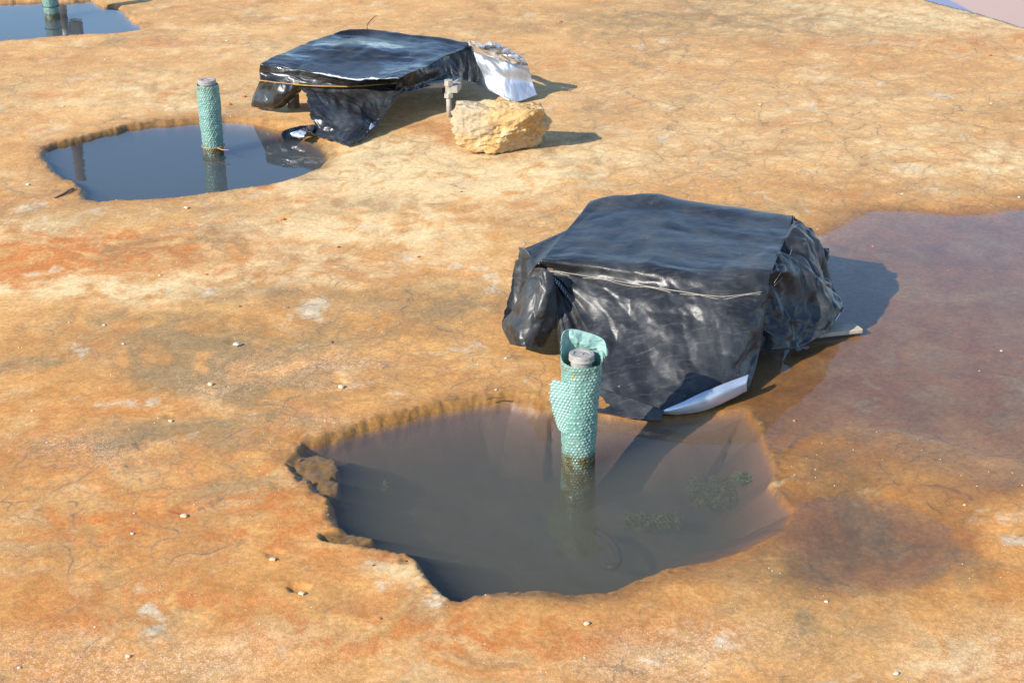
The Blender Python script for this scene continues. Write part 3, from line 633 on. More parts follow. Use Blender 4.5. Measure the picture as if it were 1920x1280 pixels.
# right side flares outward, shaded; a crumpled knot behind it and a raised silver corner
right = AYg([[(1432,520),(1453,484),(1466,454),(1479,429),(1490,405)], [(1430,545),(1472,510),(1494,476),(1508,448),(1510,424)], [(1424,595),(1492,564),(1522,528),(1540,496),(1536,462)], [(1420,634),(1502,618),(1542,588),(1560,548),(1554,506)], [(1416,658),(1494,652),(1540,624),(1568,582),(1568,546)]],
    [[5.12,5.26,5.43,5.59,5.74], [5.12,5.24,5.41,5.57,5.72], [5.11,5.20,5.36,5.53,5.69], [5.10,5.16,5.31,5.49,5.66], [5.10,5.13,5.27,5.47,5.64]])
sheet('plastic_flap', crumple(smooth_grid(right, 100, 100), .05, 27, 75, pull=.04, edge=.15, amp=.026, freq=6), [M_black, M_silver], nb, flip=True)
knot = AYg([[(1500,452),(1512,462),(1530,462),(1554,466)], [(1498,470),(1516,478),(1536,474),(1556,480)], [(1500,490),(1518,494),(1536,496),(1548,494)], [(1506,498),(1520,500),(1532,504),(1540,500)]], [[5.78,5.80,5.82,5.80], [5.74,5.74,5.75,5.74], [5.72,5.70,5.70,5.70], [5.72,5.72,5.72,5.72]])
sheet('plastic_flap', crumple(smooth_grid(knot, 44, 50), .04, 29, 60, amp=.016, freq=11), [M_black, M_silver], nb, flip=True)
bunch = AYg([[(1494,498),(1512,500),(1530,508),(1546,520)], [(1490,528),(1512,530),(1534,534),(1552,548)], [(1500,560),(1520,566),(1542,572),(1560,582)], [(1512,592),(1530,596),(1546,600),(1562,598)]], [[5.62,5.60,5.60,5.64], [5.52,5.44,5.46,5.56], [5.44,5.38,5.40,5.50], [5.38,5.36,5.38,5.46]])
sheet('plastic_flap', crumple(smooth_grid(bunch, 60, 60), .05, 33, 60, amp=.022, freq=9), [M_black, M_silver], nb, flip=True)
corner = A([[(1526,612),(1548,596),(1576,576)], [(1528,614),(1552,603),(1574,590)], [(1522,618),(1546,610),(1566,602)]], [[.045,.06,.085], [.03,.045,.065], [.02,.03,.045]])
sheet('silver_corner', crumple(smooth_grid(corner, 16, 24), .05, 31, 90, amp=.004, freq=14), [M_silver, M_silver], nb)
# tie wire: front run, gathered coils at the right corner
wf = Xs[int(round(7/16*239)), :, :]
front = [p + np.array([-.01, -.006, .001]) for p in wf[3:-3:9]]
v, f = tube(spline(front, 90), .0015, 6); mesh_obj('tie_wire', v, f, M_wire, nb)
v, f = tube(spline([p+np.array([0, -.002, -.006+.004*math.sin(i*1.7)]) for i, p in enumerate(front)], 90), .0012, 6); mesh_obj('tie_wire', v, f, M_wire, nb)
v, f = tube(spline([at(1452, 530, .32), at(1470, 500, .33), at(1484, 470, .33), at(1488, 440, .34), at(1496, 436, .35), at(1500, 446, .33)], 40), .0010, 5); mesh_obj('tie_wire', v, f, M_wire, nb)
v, f = tube(spline([at(1452, 535, .31), at(1478, 512, .29), at(1500, 505, .26), at(1514, 495, .26), at(1512, 488, .27)], 40), .0010, 5); mesh_obj('tie_wire', v, f, M_wire, nb)
# broken board sticking out under the right flap
b0, b1 = at(1535, 637, .012), at(1618, 622, .012)
v, f = boxmesh(b0-np.array([.1, 0, 0.006]), b1-b0+np.array([.1, 0, 0]), (.03, .07, 0), (0, 0, .018))
v[2] = v[2]+np.array([-.05, -.01, 0]); v[6] = v[6]+np.array([-.05, -.01, 0])
o = own_origin(mesh_obj('broken_board', v, f, M_wood, None, False)); bevel(o, .003); tag(o, 'pale broken board poking out under the near wrapped box', 'board')

# ------------------------------------------------------------------ wrapped pipes
def bubble_pipe(name, base, top, r0, r1, label, pitch=.0118, twist=.0, cap=True, ragged=0, seed=1, cr=1.0):
    base, top = np.asarray(base, float), np.asarray(top, float)
    th = empty(name, tuple(base), label, 'pipe', 'green wrapped pipes standing in pools')
    ax = top-base; Lg = np.linalg.norm(ax); ax = ax/Lg
    e1 = np.cross(ax, [0, 1, 0]); e1 /= np.linalg.norm(e1); e2 = np.cross(ax, e1)
    foot = base - ax*.32
    nb_ = max(12, int(round(2*math.pi*(r0+r1)/2/pitch))); nr = int((Lg+.32)/(pitch*.866))
    na, nl = nb_*6, nr*6
    aa, ll = np.meshgrid(np.arange(na)/na*2*math.pi, np.linspace(0, 1, nl))
    row = ll*nr + .9*np.sin(aa*1.0+seed)+.5*fbm(aa/6.283*4, ll*5, 2, seed+5)*(1-np.abs(aa/3.1416-1)); ri = np.floor(row); fr = row-ri-.5
    col = aa/(2*math.pi)*nb_ + .5*(ri % 2); fc = col-np.floor(col)-.5
    d = np.hypot(fc, fr*.866)
    jit = _h(np.floor(col) % nb_, ri, 3, seed)
    fc = fc+.22*(_h(np.floor(col) % nb_, ri, 4, seed)-.5); fr = fr+.22*(_h(np.floor(col) % nb_, ri, 6, seed)-.5); d = np.hypot(fc, fr*.866)
    bub = np.sqrt(np.clip(1-(d/(.34+.14*jit))**2, 0, 1))*(.35+.65*jit)*(jit > .12)
    hgt = ll*(Lg+.32)
    rad = r0+(r1-r0)*ll + .0045*fbm(aa*1.3+seed, ll*6, 3, seed) + .0025*np.sin(aa*2+ll*9) + .0036*bub
    Pn = foot + ax*hgt[..., None] + rad[..., None]*(e1*np.cos(aa)[..., None]+e2*np.sin(aa)[..., None])
    ix = np.arange(na*nl).reshape(nl, na); nx = np.roll(ix, -1, 1)
    Fq = np.stack([ix[:-1], nx[:-1], nx[1:], ix[1:]], -1).reshape(-1, 4)
    o = mesh_obj('bubble_wrap', Pn.reshape(-1, 3), Fq, M_wrap, th)
    dirt = np.clip(np.exp(-((hgt-.32)-.012)**2/.018**2)*.9 + .95*(hgt < .325) + .35*np.exp(-((hgt-.32)-Lg+.02)**2/.012**2) + .45*np.exp(-np.clip(hgt-.32, 0, 9)/.05) + .12, 0, 1)
    for nm, ar in (('bub', np.clip(bub*1.1, 0, 1)), ('dirt', dirt)):
        q = o.data.attributes.new(nm, 'FLOAT', 'POINT'); q.data.foreach_set('value', ar.ravel().astype(np.float32))
    # inner pipe with its cap: stacked rings
    q = r1*cr
    prof = [(0, q*.72), (Lg+.004, q*.72), (Lg+.004, q*.86), (Lg+.012, q*.86), (Lg+.013, q*.80), (Lg+.016, q*.80), (Lg+.017, q*.86), (Lg+.024, q*.85), (Lg+.026, q*.80), (Lg+.0255, q*.55), (Lg+.0225, q*.52), (Lg+.0225, q*.12), (Lg+.026, q*.10), (Lg+.026, .0003)]
    Vc, Fc, n = [], [], 36
    for h, r in prof:
        for k in range(n):
            w_ = k/n*2*math.pi; Vc.append(base+ax*h+r*(e1*math.cos(w_)+e2*math.sin(w_)))
    for i in range(len(prof)-1):
        for k in range(n): Fc.append([i*n+k, i*n+(k+1) % n, (i+1)*n+(k+1) % n, (i+1)*n+k])
    mesh_obj('cap', Vc, Fc, M_cap, th, False)
    return th, base, top, ax, e1, e2
def wrap_sheet(th, ctrl, r, k, seed, eps=.04, keep=None, bubbles=True, name='wrap_flap'):
    Xs = crumple(smooth_grid(ctrl, r, k), eps, seed, 80, amp=.004, freq=18)
    if bubbles:
        N = grid_normals(Xs); step = np.linalg.norm(Xs[:, 1:]-Xs[:, :-1], axis=-1).mean(); sv = np.linalg.norm(Xs[1:]-Xs[:-1], axis=-1).mean()
        uu, vv = np.meshgrid(np.arange(k)*step/.0118, np.arange(r)*sv/.0102); ri = np.floor(vv); fc = (uu+.5*(ri % 2)) % 1-.5; fr = vv-ri-.5
        bub = np.sqrt(np.clip(1-((fc**2+(fr*.866)**2)**.5/.46)**2, 0, 1)); Xs = Xs + N*(.0045*bub)[..., None]
    o = sheet(name, Xs, [M_wrap, M_wrap], th, .0015, keep)
    q = o.data.attributes.new('bub', 'FLOAT', 'POINT'); q.data.foreach_set('value', np.full(len(o.data.vertices), .8, np.float32)); return o
# near pipe
pb, pt = at(1084, 858, 0), at(1084, 668, .355)
pt = np.array([pb[0]+.005, pb[1]+.01, .352])
th, pb, pt, ax, e1, e2 = bubble_pipe('wrapped_pipe', pb, pt, .052, .0605, 'large green bubble-wrapped pipe with torn flap in the near pool', seed=2, cr=.80)
def around(a, h, r): 
    w_ = math.radians(a); return pb + ax*h + r*(e1*math.cos(w_)+e2*math.sin(w_))
# collar of wrap standing up behind the cap (angles: find the far side)
far = math.degrees(math.atan2(np.dot([0, 1, 0], e2), np.dot([0, 1, 0], e1)))
sgn = 1 if np.dot([1, 0, 0], e1*math.cos(math.radians(far+90))+e2*math.sin(math.radians(far+90))) > 0 else -1
def ar(a, h, r): return around(far+sgn*a, h, r)      # a: degrees clockwise from the far side, +90 = right
collar = [[ar(a, .30, .063) for a in (-85, -45, 0, 45, 100)], [ar(a, .36, r) for a, r in ((-80, .068), (-40, .070), (0, .062), (45, .074), (100, .068))],
          [ar(a, h, r) for a, h, r in ((-75, .390, .072), (-38, .412, .078), (-8, .395, .044), (48, .388, .086), (95, .365, .076))], [ar(a, h, r) for a, h, r in ((-70, .420, .074), (-32, .432, .080), (5, .424, .074), (50, .402, .092), (92, .374, .080))]]
wrap_sheet(th, collar, 50, 90, 5, .06, keep=tear(50, 90, 'tlr', 6, 6), bubbles=False)
flap = [[ar(-160, .30, .055), ar(-125, .30, .069), ar(-98, .30, .100)], [ar(-160, .24, .055), ar(-125, .24, .070), ar(-98, .235, .106)], [ar(-160, .17, .053), ar(-125, .17, .066), ar(-100, .17, .090)], [ar(-160, .11, .051), ar(-125, .11, .062), ar(-102, .12, .070)]]
wrap_sheet(th, flap, 100, 56, 8, .02, keep=tear(100, 56, 'tr', 6, 9))
# middle pipe
fb = at(401, 285, 0); ft = fb + np.array([-.004, .0, .372])
th2 = bubble_pipe('wrapped_pipe', fb, ft, .055, .055, 'slim green bubble-wrapped pipe standing in the middle pool', seed=5)[0]
ring = [fb + (ft-fb)*.10 + .0605*np.array([math.cos(t), math.sin(t), 0]) for t in np.linspace(-1, 2*math.pi-1.0, 40)]
v, f = tube(ring + [ring[-1]+np.array([.03, -.03, .0]), ring[-1]+np.array([.07, -.05, .004])], .0028, 6); mesh_obj('tie_wire', v, f, M_rust, th2)
tb = at(98, 32, 0); ttp = tb + np.array([.0, 0, .44])
th3 = bubble_pipe('wrapped_pipe', tb, ttp, .057, .057, 'green bubble-wrapped pipe cut by the frame in the far corner pool', seed=9)[0]
ring = [tb + (ttp-tb)*.19 + .062*np.array([math.cos(t), math.sin(t), 0]) for t in np.linspace(0, 2*math.pi, 40)]
v, f = tube(ring, .003, 6); mesh_obj('tie_wire', v, f, M_dkwire, th3)

# ------------------------------------------------------------------ far wrapped box
HF = .305
def AF(rows, z): return A(rows, [np.asarray(v, float)*1.22 if hasattr(v, '__len__') else v*1.22 for v in z])
fA, fB, fC, fD = at(489, 121, HF), at(752, 148, HF), at(884, 84, HF), at(655, 58, HF)
cen = (fA+fB+fC+fD)/4
fbx = empty('wrapped_box', (cen[0], cen[1], .03), 'far box under sagging black plastic with rusty wire, open underneath', 'box', 'boxes wrapped in black plastic')
F2 = lambda a, b, z: (fA*(1-a)*(1-b)+fB*a*(1-b)+fC*a*b+fD*(1-a)*b)*np.array([1, 1, 0]) + np.array([0, 0, z])
def quadbox(fn, a0, a1, b0, b1, z0, z1):
    Vv = [fn(a, b, zz) for zz in (z0, z1) for a, b in ((a0, b0), (a1, b0), (a1, b1), (a0, b1))]
    return Vv, [[3, 2, 1, 0], [4, 5, 6, 7], [0, 1, 5, 4], [1, 2, 6, 5], [2, 3, 7, 6], [3, 0, 4, 7]]
v, f = quadbox(F2, .05, .88, .20, .95, .205, .272); bevel(mesh_obj('lid', v, f, M_crate, fbx, False))
for a, b in ((.08, .14), (.08, .85), (.84, .85)):
    v, f = quadbox(F2, a, a+.05, b, b+.06, .0, .21); mesh_obj('leg', v, f, M_crate, fbx, False)
tr = [
 [(655,58),(700,57),(745,62),(795,68),(840,74),(882,82)],
 [(618,66),(672,66),(725,72),(775,78),(825,84),(868,92)],
 [(578,80),(640,82),(695,88),(748,96),(798,102),(838,104)],
 [(535,98),(600,103),(655,110),(708,118),(760,122),(800,124)],
 [(500,113),(562,122),(618,132),(672,140),(722,140),(764,139)],
 [(489,120),(548,129),(604,138),(656,147),(706,148),(750,147)],
 [(487,134),(545,142),(602,150),(654,155),(700,155),(744,152)],
 [(488,150),(544,157),(602,161),(652,162),(696,160),(738,157)],
]
ztf = [[.262,.258,.258,.262,.258,.25], [.270,.252,.25,.256,.256,.25], [.262,.278,.272,.262,.25,.25], [.252,.258,.248,.240,.243,.25], [.25,.250,.240,.240,.247,.25], [.246,.244,.242,.242,.243,.244], .205, .175]
ctrl = AF(tr, ztf)
ctrl = [[p*np.array([1, 1, 0])+np.array([.01, .05, .20]) for p in ctrl[0]]] + ctrl
Xf = smooth_grid(ctrl, 150, 130); rv = np.linspace(0, 8, 150)
Xf = crumple(Xf, np.interp(rv, [0, 1, 5, 6, 7, 8], [.01, .014, .016, .04, .06, .05]), 43, 110, pull=.03, edge=.12, amp=.012, freq=4, streak=np.interp(rv, [0, 1, 1.5, 4.5, 5.5, 6], [0, 0, .006, .006, .002, 0]))
sheet('plastic_sheet', Xf, [M_black_far, M_silver], fbx, flip=True)
# below the wire: left skirt, and the long front drape lying out over the pool's edge
sk = AF([[(488,150),(512,155),(540,158),(568,160)], [(482,165),(508,172),(535,178),(564,172)], [(474,185),(505,194),(532,194),(556,180)], [(472,200),(502,204),(528,202),(550,184)]], [.175, .13, .075, [.035, .035, .04, .08]])
sheet('plastic_skirt', crumple(smooth_grid(sk, 70, 70), .035, 45, 90, pull=.05, edge=.2, amp=.014, freq=6), [M_black_far, M_silver], fbx, flip=True)
dr = AYg([[(556,160),(600,161),(650,162),(700,160),(742,157)], [(570,174),(612,178),(660,180),(708,176),(752,168)], [(574,192),(622,200),(668,204),(710,200),(744,184)], [(580,214),(628,222),(668,226),(706,220),(730,204)], [(584,234),(628,240),(664,242),(696,240),(714,228)]],
   [[8.38,8.36,8.35,8.35,8.36], [8.28,8.22,8.20,8.22,8.28], [8.20,8.12,8.10,8.14,8.24], [8.12,8.04,8.00,8.05,8.16], [8.06,7.98,7.93,7.95,8.05]]) + A([[(572,241),(604,249),(634,257),(664,263),(694,250)], [(556,246),(588,254),(620,263),(653,273),(684,258)]], [.045, .036])
sheet('plastic_drape', crumple(smooth_grid(dr, 120, 110), .05, 47, 110, pull=.04, edge=.25, amp=.016, freq=5), [M_black_far, M_silver], fbx, keep=tear(120, 110, 'lb', 3, 14), flip=True)
tipf = AF([[(590,236),(570,236),(548,240),(530,246)], [(588,244),(566,244),(545,250),(528,254)], [(586,250),(566,252),(548,257),(532,262)]], [[.05,.045,.035,.02], [.035,.03,.02,.012], [.028,.018,.01,.0]])
sheet('plastic_drape', crumple(smooth_grid(tipf, 30, 40), .08, 49, 120, amp=.008, freq=16), [M_black_far, M_silver], fbx)
tip2 = AF([[(556,246),(564,244),(574,248)], [(545,250),(556,252),(570,256)], [(548,256),(560,258),(574,260)]], [.045, .035, .02])
sheet('silver_corner', crumple(smooth_grid(tip2, 20, 20), .08, 50, 90, amp=.006, freq=20), [M_silver, M_silver], fbx)
# right side hanging short, and the ragged end by the foil
rt = AF([[(748,148),(790,126),(836,104),(884,84)], [(744,158),(792,142),(842,122),(892,104)], [(742,170),(792,156),(846,140),(898,128)], [(744,178),(795,164),(850,150),(896,158)]], [[.244,.246,.247,.248], [.205,.205,.205,.20], [.17,.165,.165,.15], [.15,.15,.14,.09]])
sheet('plastic_flap', crumple(smooth_grid(rt, 80, 110), .04, 51, 110, pull=.03, edge=.1, amp=.010, freq=8), [M_black_far, M_silver], fbx, keep=tear(80, 110, 'b', 7, 3), flip=True)
wl = [p + np.array([-.006, -.008, .0]) for p in Xf[-1, 1:-1:7]]
v, f = tube(spline(wl, 70), .0035, 6); mesh_obj('tie_wire', v, f, M_rust, fbx)
v, f = tube(spline([at(690, 57, .315), at(688, 50, .35), at(692, 42, .39), at(702, 32, .43), at(706, 30, .45)], 20), .0022, 5); mesh_obj('loose_wire', v, f, M_dkwire, fbx)
# bolted bracket under the right side
pl0 = at(806, 163, .145)
v, f = boxmesh(at(812, 168, .160)-np.array([.06, -.02, 0]), (.19, .03, 0), (.03, .15, 0), (0, 0, .028)); bevel(mesh_obj('bracket_plate', v, f, M_steel, fbx, False), .003)
v, f = boxmesh(at(835, 175, .165), (.07, .0, 0), (.02, .10, 0), (0, 0, .040)); bp = bevel(mesh_obj('bracket_plate', v, f, M_steel, fbx, False), .003)
def cyl(c0, c1, r, n=6):
    return tube([c0, c1], r, n)
bc = at(841, 160, .208); v, f = cyl(bc, bc+np.array([0, 0, .03]), .026, 6); mesh_obj('bolt_head', v, f, M_steel, bp, False)
sb = np.array([bc[0], bc[1], .012]); v, f = cyl(sb, sb+np.array([0, 0, .175]), .015, 16); mesh_obj('bolt_shank', v, f, M_steel, bp)
v, f = cyl(sb+np.array([0, 0, .125]), sb+np.array([0, 0, .148]), .028, 6); mesh_obj('nut', v, f, M_steel, bp, False)

# silver foil leaning on the far box
sf = empty('foil_sheet', tuple(at(985, 188, .03)), 'crumpled silver foil sheet leaning against the far wrapped box', 'foil')
fo = AF([[(880,92),(915,104),(950,112),(988,120)], [(886,114),(920,124),(956,132),(994,138)], [(890,136),(926,148),(962,156),(1000,158)], [(894,158),(930,176),(966,190),(1007,178)]], [[.23,.225,.215,.19], [.18,.175,.165,.14], [.12,.115,.10,.085], [.075,.05,.03,.045]])
sheet('foil_panel', crumple(smooth_grid(fo, 80, 96), .04, 53, 80, pull=.04, amp=.009, freq=5), [M_foil, M_foil], sf)
ft_ = AF([[(884,80),(905,92),(940,104),(986,118)], [(900,86),(918,84),(950,90),(984,112)], [(904,92),(924,94),(952,104),(978,116)]], [[.24,.245,.235,.20], [.27,.30,.28,.215], [.245,.25,.235,.20]])
sheet('foil_fold', crumple(smooth_grid(ft_, 36, 60), .07, 55, 140, amp=.010, freq=12), [M_foil, M_foil], sf)
ed = AF([[(874,74),(890,78),(925,96),(960,112),(988,118)], [(878,86),(895,92),(930,108),(962,120),(990,124)]], [[.265,.268,.25,.225,.20], [.25,.25,.232,.208,.185]])
sheet('torn_liner', crumple(smooth_grid(ed, 14, 60), .05, 57, 80, amp=.005, freq=14), [mat_simple('brown_liner', (.17, .12, .08), (.36, .29, .22), .7, 30)]*2, sf, keep=tear(14, 60, 'tb', 2, 8))

# ------------------------------------------------------------------ rock
def rock_mat():
    m = NT('porous_rock'); P = m.coord(); n1 = m.noise(P, 7, 7, .65); n2 = m.noise(P, 24, 6, .7); v1 = m.vor(P, 34)
    col = m.mix(m.ramp(n1, .38, .62), (.46, .27, .10), (.56, .39, .19))
    col = m.mix(m.ramp(n2, .50, .68), col, (.60, .46, .30))
    sx = m.n('SeparateXYZ'); m.put(sx.inputs[0], P)
    gf = m.math('MULTIPLY', m.ramp(m.math('ADD', sx.outputs[0], m.math('MULTIPLY', m.math('SUBTRACT', n1, .5), .35)), -.02, -.12), m.ramp(m.math('ADD', sx.outputs[2], m.math('MULTIPLY', m.math('SUBTRACT', n2, .5), .15)), .08, .14))
    col = m.mix(m.math('MULTIPLY', gf, .75), col, (.36, .30, .21))
    col = m.mix(m.math('MULTIPLY', m.ramp(v1, 0, .16, 1, 0), m.ramp(n2, .45, .6)), col, (.16, .10, .05))
    b = m.bump(n2, .8, .016); b = m.bump(v1, .6, .012, b); b = m.bump(m.noise(P, 110, 4, .7), .4, .003, b)
    return m.surf(m.princ(col, .92, spec=.2, normal=b))
def rock(name, c, dims, seed, mat, sub=5, rough=.16, cuts=7, rotz=0.0, lump=True, blk=.5):
    bm = bmesh.new(); bmesh.ops.create_icosphere(bm, subdivisions=sub, radius=1)
    p = np.array([v.co[:] for v in bm.verts]); r_ = np.random.default_rng(seed)
    box = np.max(np.abs(p), axis=1, keepdims=True); p = p*((1-blk)+blk/box)
    for k in range(cuts):
        n = r_.normal(size=3); n /= np.linalg.norm(n); d0 = r_.uniform(.72, .95); dd = p@n-d0
        p = p - np.clip(dd, 0, None)[:, None]*n*.92
    if lump:
        nn = p/np.linalg.norm(p, axis=1, keepdims=True)
        dsp = rough*noise3(p*1.7+seed, seed) + rough*.55*noise3(p*4+seed, seed+1) + rough*.35*noise3(p*9, seed+2) + rough*.34*(np.abs(noise3(p*15, seed+3))-.3) + rough*.20*noise3(p*34, seed+4)
        p = p + nn*dsp[:, None]
    p = p*np.array(dims)*.5; ca, sa = math.cos(rotz), math.sin(rotz)
    p = np.stack([p[:, 0]*ca-p[:, 1]*sa, p[:, 0]*sa+p[:, 1]*ca, p[:, 2]], 1)
    p[:, 2] -= p[:, 2].min()
    for v, q in zip(bm.verts, p): v.co = q
    me = bpy.data.meshes.new(name); bm.to_mesh(me); bm.free(); me.materials.append(mat)
    me.polygons.foreach_set('use_smooth', np.full(len(me.polygons), True))
    o = bpy.data.objects.new(name, me); C.objects.link(o); o.location = c; return o
rc = at(936, 287, .03); rc = np.array([rc[0], rc[1]+.11, gz(rc[0], rc[1]+.11)-.008])
o = rock('rock', rc, (.50, .28, .255), 12, rock_mat(), 6, .15, 4, rotz=-.06, blk=.65)
tag(o, 'large rough orange rock in front of the far wrapped box', 'rock')

# ------------------------------------------------------------------ algae, sunken hose, twigs, pebbles, leaves
def algae(px, py, dims, zz, label, seed):
    c = at(px, py, zz); r_ = np.random.default_rng(seed); Vv, Ff = [], []
    for k in range(1500):
        q = np.clip(r_.normal(size=3), -1.5, 1.5)*np.array(dims)*.27; d = r_.normal(size=3)*np.array([.010, .010, .004]); s_ = r_.normal(size=3); s_ = np.cross(s_, d); s_ = s_/np.linalg.norm(s_)*.0016
        i = len(Vv); b = c+q; Vv += [b-s_, b+s_, b+d*.6+s_*1.2+[0, 0, .003], b+d*.6-s_*1.2+[0, 0, .003], b+d*1.2]; Ff += [[i, i+1, i+2, i+3], [i+3, i+2, i+4]]
    Vv = np.array(Vv); Vv[:, 2] = np.minimum(Vv[:, 2], -.004)
    return tag(own_origin(mesh_obj('algae_clump', Vv, Ff, M_algae)), label, 'algae', 'green algae clumps in the near pool')
algae(1222, 978, (.20, .08, .03), -.12, 'yellow-green algae streak just right of the pipe reflection', 1)
algae(1335, 925, (.17, .20, .04), -.13, 'broad dim green algae clump in the right of the near pool', 2)
algae(1412, 898, (.13, .06, .02), -.085, 'dark green algae against the right edge of the near pool', 3)
algae(696, 912, (.11, .06, .02), -.11, 'faint green algae tuft in the left of the near pool', 4)
hp = spline([at(1118, 995, -.12), at(1138, 1008, -.11), at(1156, 1030, -.105), at(1160, 1052, -.105), at(1148, 1063, -.11), at(1130, 1060, -.12)], 40)
v, f = tube(hp, .011, 10); tag(own_origin(mesh_obj('bent_hose', v, f, M_dkwire)), 'dark bent hose end under water below the near pipe', 'hose')
v, f = tube(spline([at(912, 749, .026), at(925, 745, .029), at(940, 746, .028)], 16), .0022, 6); tag(own_origin(mesh_obj('twig', v, f, M_pole)), 'short dark twig on the back rim of the near pool', 'twig')
v, f = tube(spline([at(102, 372, .024), at(122, 362, .030), at(136, 354, .030), at(142, 356, .024)], 20), .005, 7); tag(own_origin(mesh_obj('twig', v, f, M_pole)), 'dark crooked twig at the left corner of the middle pool', 'twig')

M_peb = [mat_simple('pebble_grey', (.40, .37, .31), (.55, .52, .45), .85, 60), mat_simple('pebble_white', (.50, .44, .35), (.62, .56, .46), .85, 60), mat_simple('pebble_red', (.40, .13, .04), (.50, .20, .07), .85, 60), mat_simple('pebble_tan', (.56, .40, .25), (.66, .50, .34), .85, 60), mat_simple('pebble_dark', (.10, .07, .045), (.17, .12, .08), .85, 60)]
PEB = [ # px, py, width in px, material, label
 (248,1001,14,0,'pale grey pebble casting a small shadow on the left foreground'),(36,1252,13,0,'grey pebble in the bottom left corner'),(240,1231,18,0,'flat grey pebble near the bottom edge, left of centre'),(1549,1127,15,1,'pale pebble on the slab below the puddle at right'),
 (88,830,9,0,'small grey pebble left of the near pool by the frame edge'),(231,645,11,1,'whitish pebble left of the dark damp patch'),(252,962,9,0,'small grey pebble above the crack on the left'),(712,1160,16,2,'brick red chip below the near pool'),(1100,1170,20,3,'tan chip on the slab in front of the near pool'),
 (566,1114,22,3,'pale tan chip beside a dark pit on the left foreground'),(640,727,20,3,'tan stone chip above the near pool, left'),(530,412,16,2,'reddish chip in front of the middle pool'),(350,391,18,3,'orange tan chip on the near rim of the middle pool'),(300,517,12,3,'orange chip on the slab below the middle pool'),(386,515,12,2,'red chip right of another on the slab below the middle pool'),
 (450,575,10,4,'small dark pebble left of centre'),(540,577,8,4,'tiny dark pebble at the centre left'),(457,182,16,2,'rust red chip right of the middle pipe'),(430,197,14,2,'rust chip close beside the middle pipe'),(118,200,10,1,'white pebble left of the middle pipe'),(52,347,13,1,'pale pebble left of the middle pool'),(425,78,9,1,'white pebble between far corner pool and far box'),(197,113,8,1,'pale pebble below the far corner pool'),(212,132,6,1,'tiny pale pebble below the far corner pool'),
 (1050,42,12,2,'orange chip on the slab behind the foil'),(1425,197,8,1,'tiny white pebble right of the rock on open slab'),(1858,195,10,1,'white pebble at the right edge of the frame'),(1855,105,14,2,'red orange chip near the far edge of the slab'),(1872,30,9,1,'white pebble standing on the far slab edge'),(1691,365,8,1,'tiny pale pebble behind the puddle'),(1910,372,9,1,'white pebble at the puddle edge by the frame'),
 (1490,789,14,2,'orange chip on wet slab right of the near pool'),(1596,1119,9,2,'small red chip beside the pale pebble at right'),(1878,659,12,0,'grey pebble in the shallow puddle at far right'),(1637,463,11,2,'reddish chip in the puddle behind the shadow'),(1836,695,7,1,'tiny white pebble in the puddle at far right'),(1778,508,7,2,'tiny red chip in the puddle, right'),(1808,948,9,1,'pale pebble on wet slab at right'),
 (948,672,10,1,'small whitish pebble left of the near wrapped box'),(760,1050,12,4,'dark chip on the rim at the left of the near pool'),(1096,1232,8,1,'tiny white pebble at the bottom centre'),(1322,1252,7,4,'dark grain at the bottom right of centre'),(865,360,9,4,'small dark pebble below the rock'),(635,464,10,4,'dark pebble on pale slab left of the near box'),(785,482,10,4,'dark pebble on pale slab, centre'),(622,642,12,4,'dark sliver of stone at centre left'),
 (130,605,7,3,'tiny tan pebble on the left'),(195,610,12,3,'tan pebble left of the damp patch'),(445,648,26,0,'grey stone splinter in a pit on the damp patch'),(395,722,18,3,'pale splinter on the damp patch'),(320,790,16,3,'pale chip with dark rim on the left'),(1352,1211,9,1,'pale grain at bottom right of centre'),(1680,1263,18,1,'white chip at the bottom edge, right'),(345,968,24,3,'tan chip in a shallow pit on the left foreground'),(512,1050,22,3,'tan chip in a shallow pit left of the near pool'),(930,740,9,1,'tiny white pebble on the back rim of the near pool'),
 (60,770,8,1,'tiny white grain at the left frame edge'),(178,1175,8,1,'pale grain at the lower left'),(700,1060,9,4,'dark crumb on the left rim of the near pool'),(575,905,16,4,'dark rubble lump at the left rim of the near pool'),(562,862,15,4,'dark rubble lump at the left corner of the near pool'),(620,1010,14,4,'dark rubble lump on the lower left ledge'),
]
protos = {}
for i, (px, py, wpx, mi_, lab) in enumerate(PEB):
    g = at(px, py, .03); zz = gz(g[0], g[1]); g = at(px, py, max(zz, -.012)); sc_m = .54*wpx*np.hypot(g[1], CAM_H)/FPX
    key = (mi_, i % 3)
    if key not in protos:
        protos[key] = rock('pebble', (0, 0, 0), (1, .8, .55), 40+mi_*3+i % 3, M_peb[mi_], 3, .2, 6); o = protos[key]
    else:
        o = protos[key].copy(); C.objects.link(o)
    o.location = (g[0], g[1], gz(g[0], g[1])-.001); o.scale = (sc_m, sc_m, sc_m*random.uniform(.7, 1.05)); o.rotation_euler = (0, 0, random.uniform(-.6, .6))
    tag(o, lab, 'pebble', 'pebbles and chips on the slab')
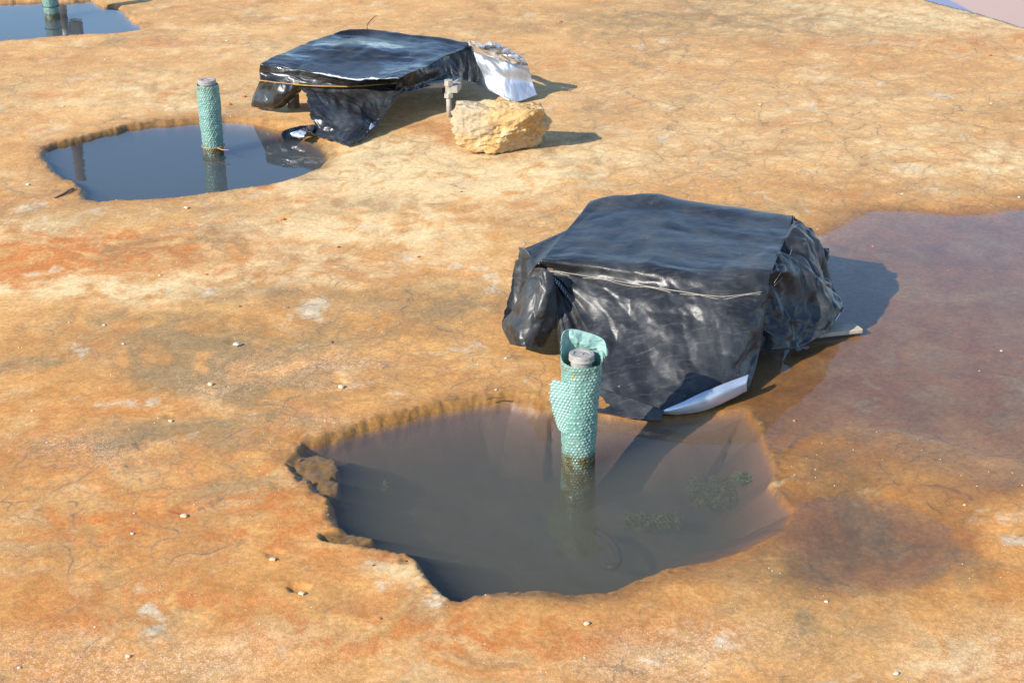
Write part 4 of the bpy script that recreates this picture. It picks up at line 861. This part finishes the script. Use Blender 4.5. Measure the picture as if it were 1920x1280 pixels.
# loose grit too small to count
Vv, Ff = [], []
for k in range(2600):
    y = 2.7+8.5*random.random()**1.6; x = random.uniform(-1, 1)*(.34*y+.3)
    zz = gz(x, y)
    if zz < .006: continue
    r = random.uniform(.0012, .0034)*(y/4)**.5; i = len(Vv); a0 = random.random()*6
    Vv += [(x+r*math.cos(a0+t), y+r*math.sin(a0+t), zz-.001) for t in (0, 2.1, 4.2)] + [(x, y, zz+r*.9)]
    Ff += [[i, i+1, i+3], [i+1, i+2, i+3], [i+2, i, i+3]]
tag(mesh_obj('grit', Vv, Ff, M_peb[1], None, False), 'fine pale grit scattered over the slab', 'grit', kind='stuff')

# ------------------------------------------------------------------ pole beyond the frame, seen mirrored in the two left pools
def reflect_at(px, py, Yd):
    h = at(px, py, 0); d = h-np.array([0, 0, CAM_H]); d = d/d[1]; t = Yd-h[1]
    return np.array([h[0]+d[0]*t, Yd, -d[2]*t])
top_ = reflect_at(155, 345, 15.5); mid_ = reflect_at(118, 30, 15.5)
up_base = np.array([top_[0], 15.5, -.05])
po = empty('utility_pole', tuple(up_base), 'brown pole mirrored in the left pools', 'pole')
zs = np.linspace(0, top_[2], 14)
v, f = tube([up_base+np.array([.01*math.sin(zz*2), 0, zz+.0]) for zz in zs], [.048+.010*math.sin(zz*3.1) for zz in zs], 12); mesh_obj('pole', v, f, M_pole, po)
q = reflect_at(143, 55, 15.5)
v, f = boxmesh(np.array([q[0]-.055, 15.42, q[2]-.10]), (.12, 0, 0), (0, .12, 0), (0, 0, .20)); bevel(mesh_obj('meter_box', v, f, M_dkwire, po, False), .01)
v, f = boxmesh(np.array([up_base[0]-.02, 15.45, q[2]+.02]), (q[0]-up_base[0]+.03, 0, 0), (0, .05, 0), (0, 0, .05)); mesh_obj('bracket_arm', v, f, M_pole, po, False)
for dx, dz in ((-.20, .06), (-.10, -.02), (.10, .09)):
    v, f = tube([np.array([q[0]+dx, 15.40, q[2]+dz]), np.array([q[0]+dx, 15.40, q[2]+dz+.03]), np.array([q[0]+dx, 15.40, q[2]+dz+.07])], [.02, .032, .018], 12); mesh_obj('insulator', v, f, M_white, po)
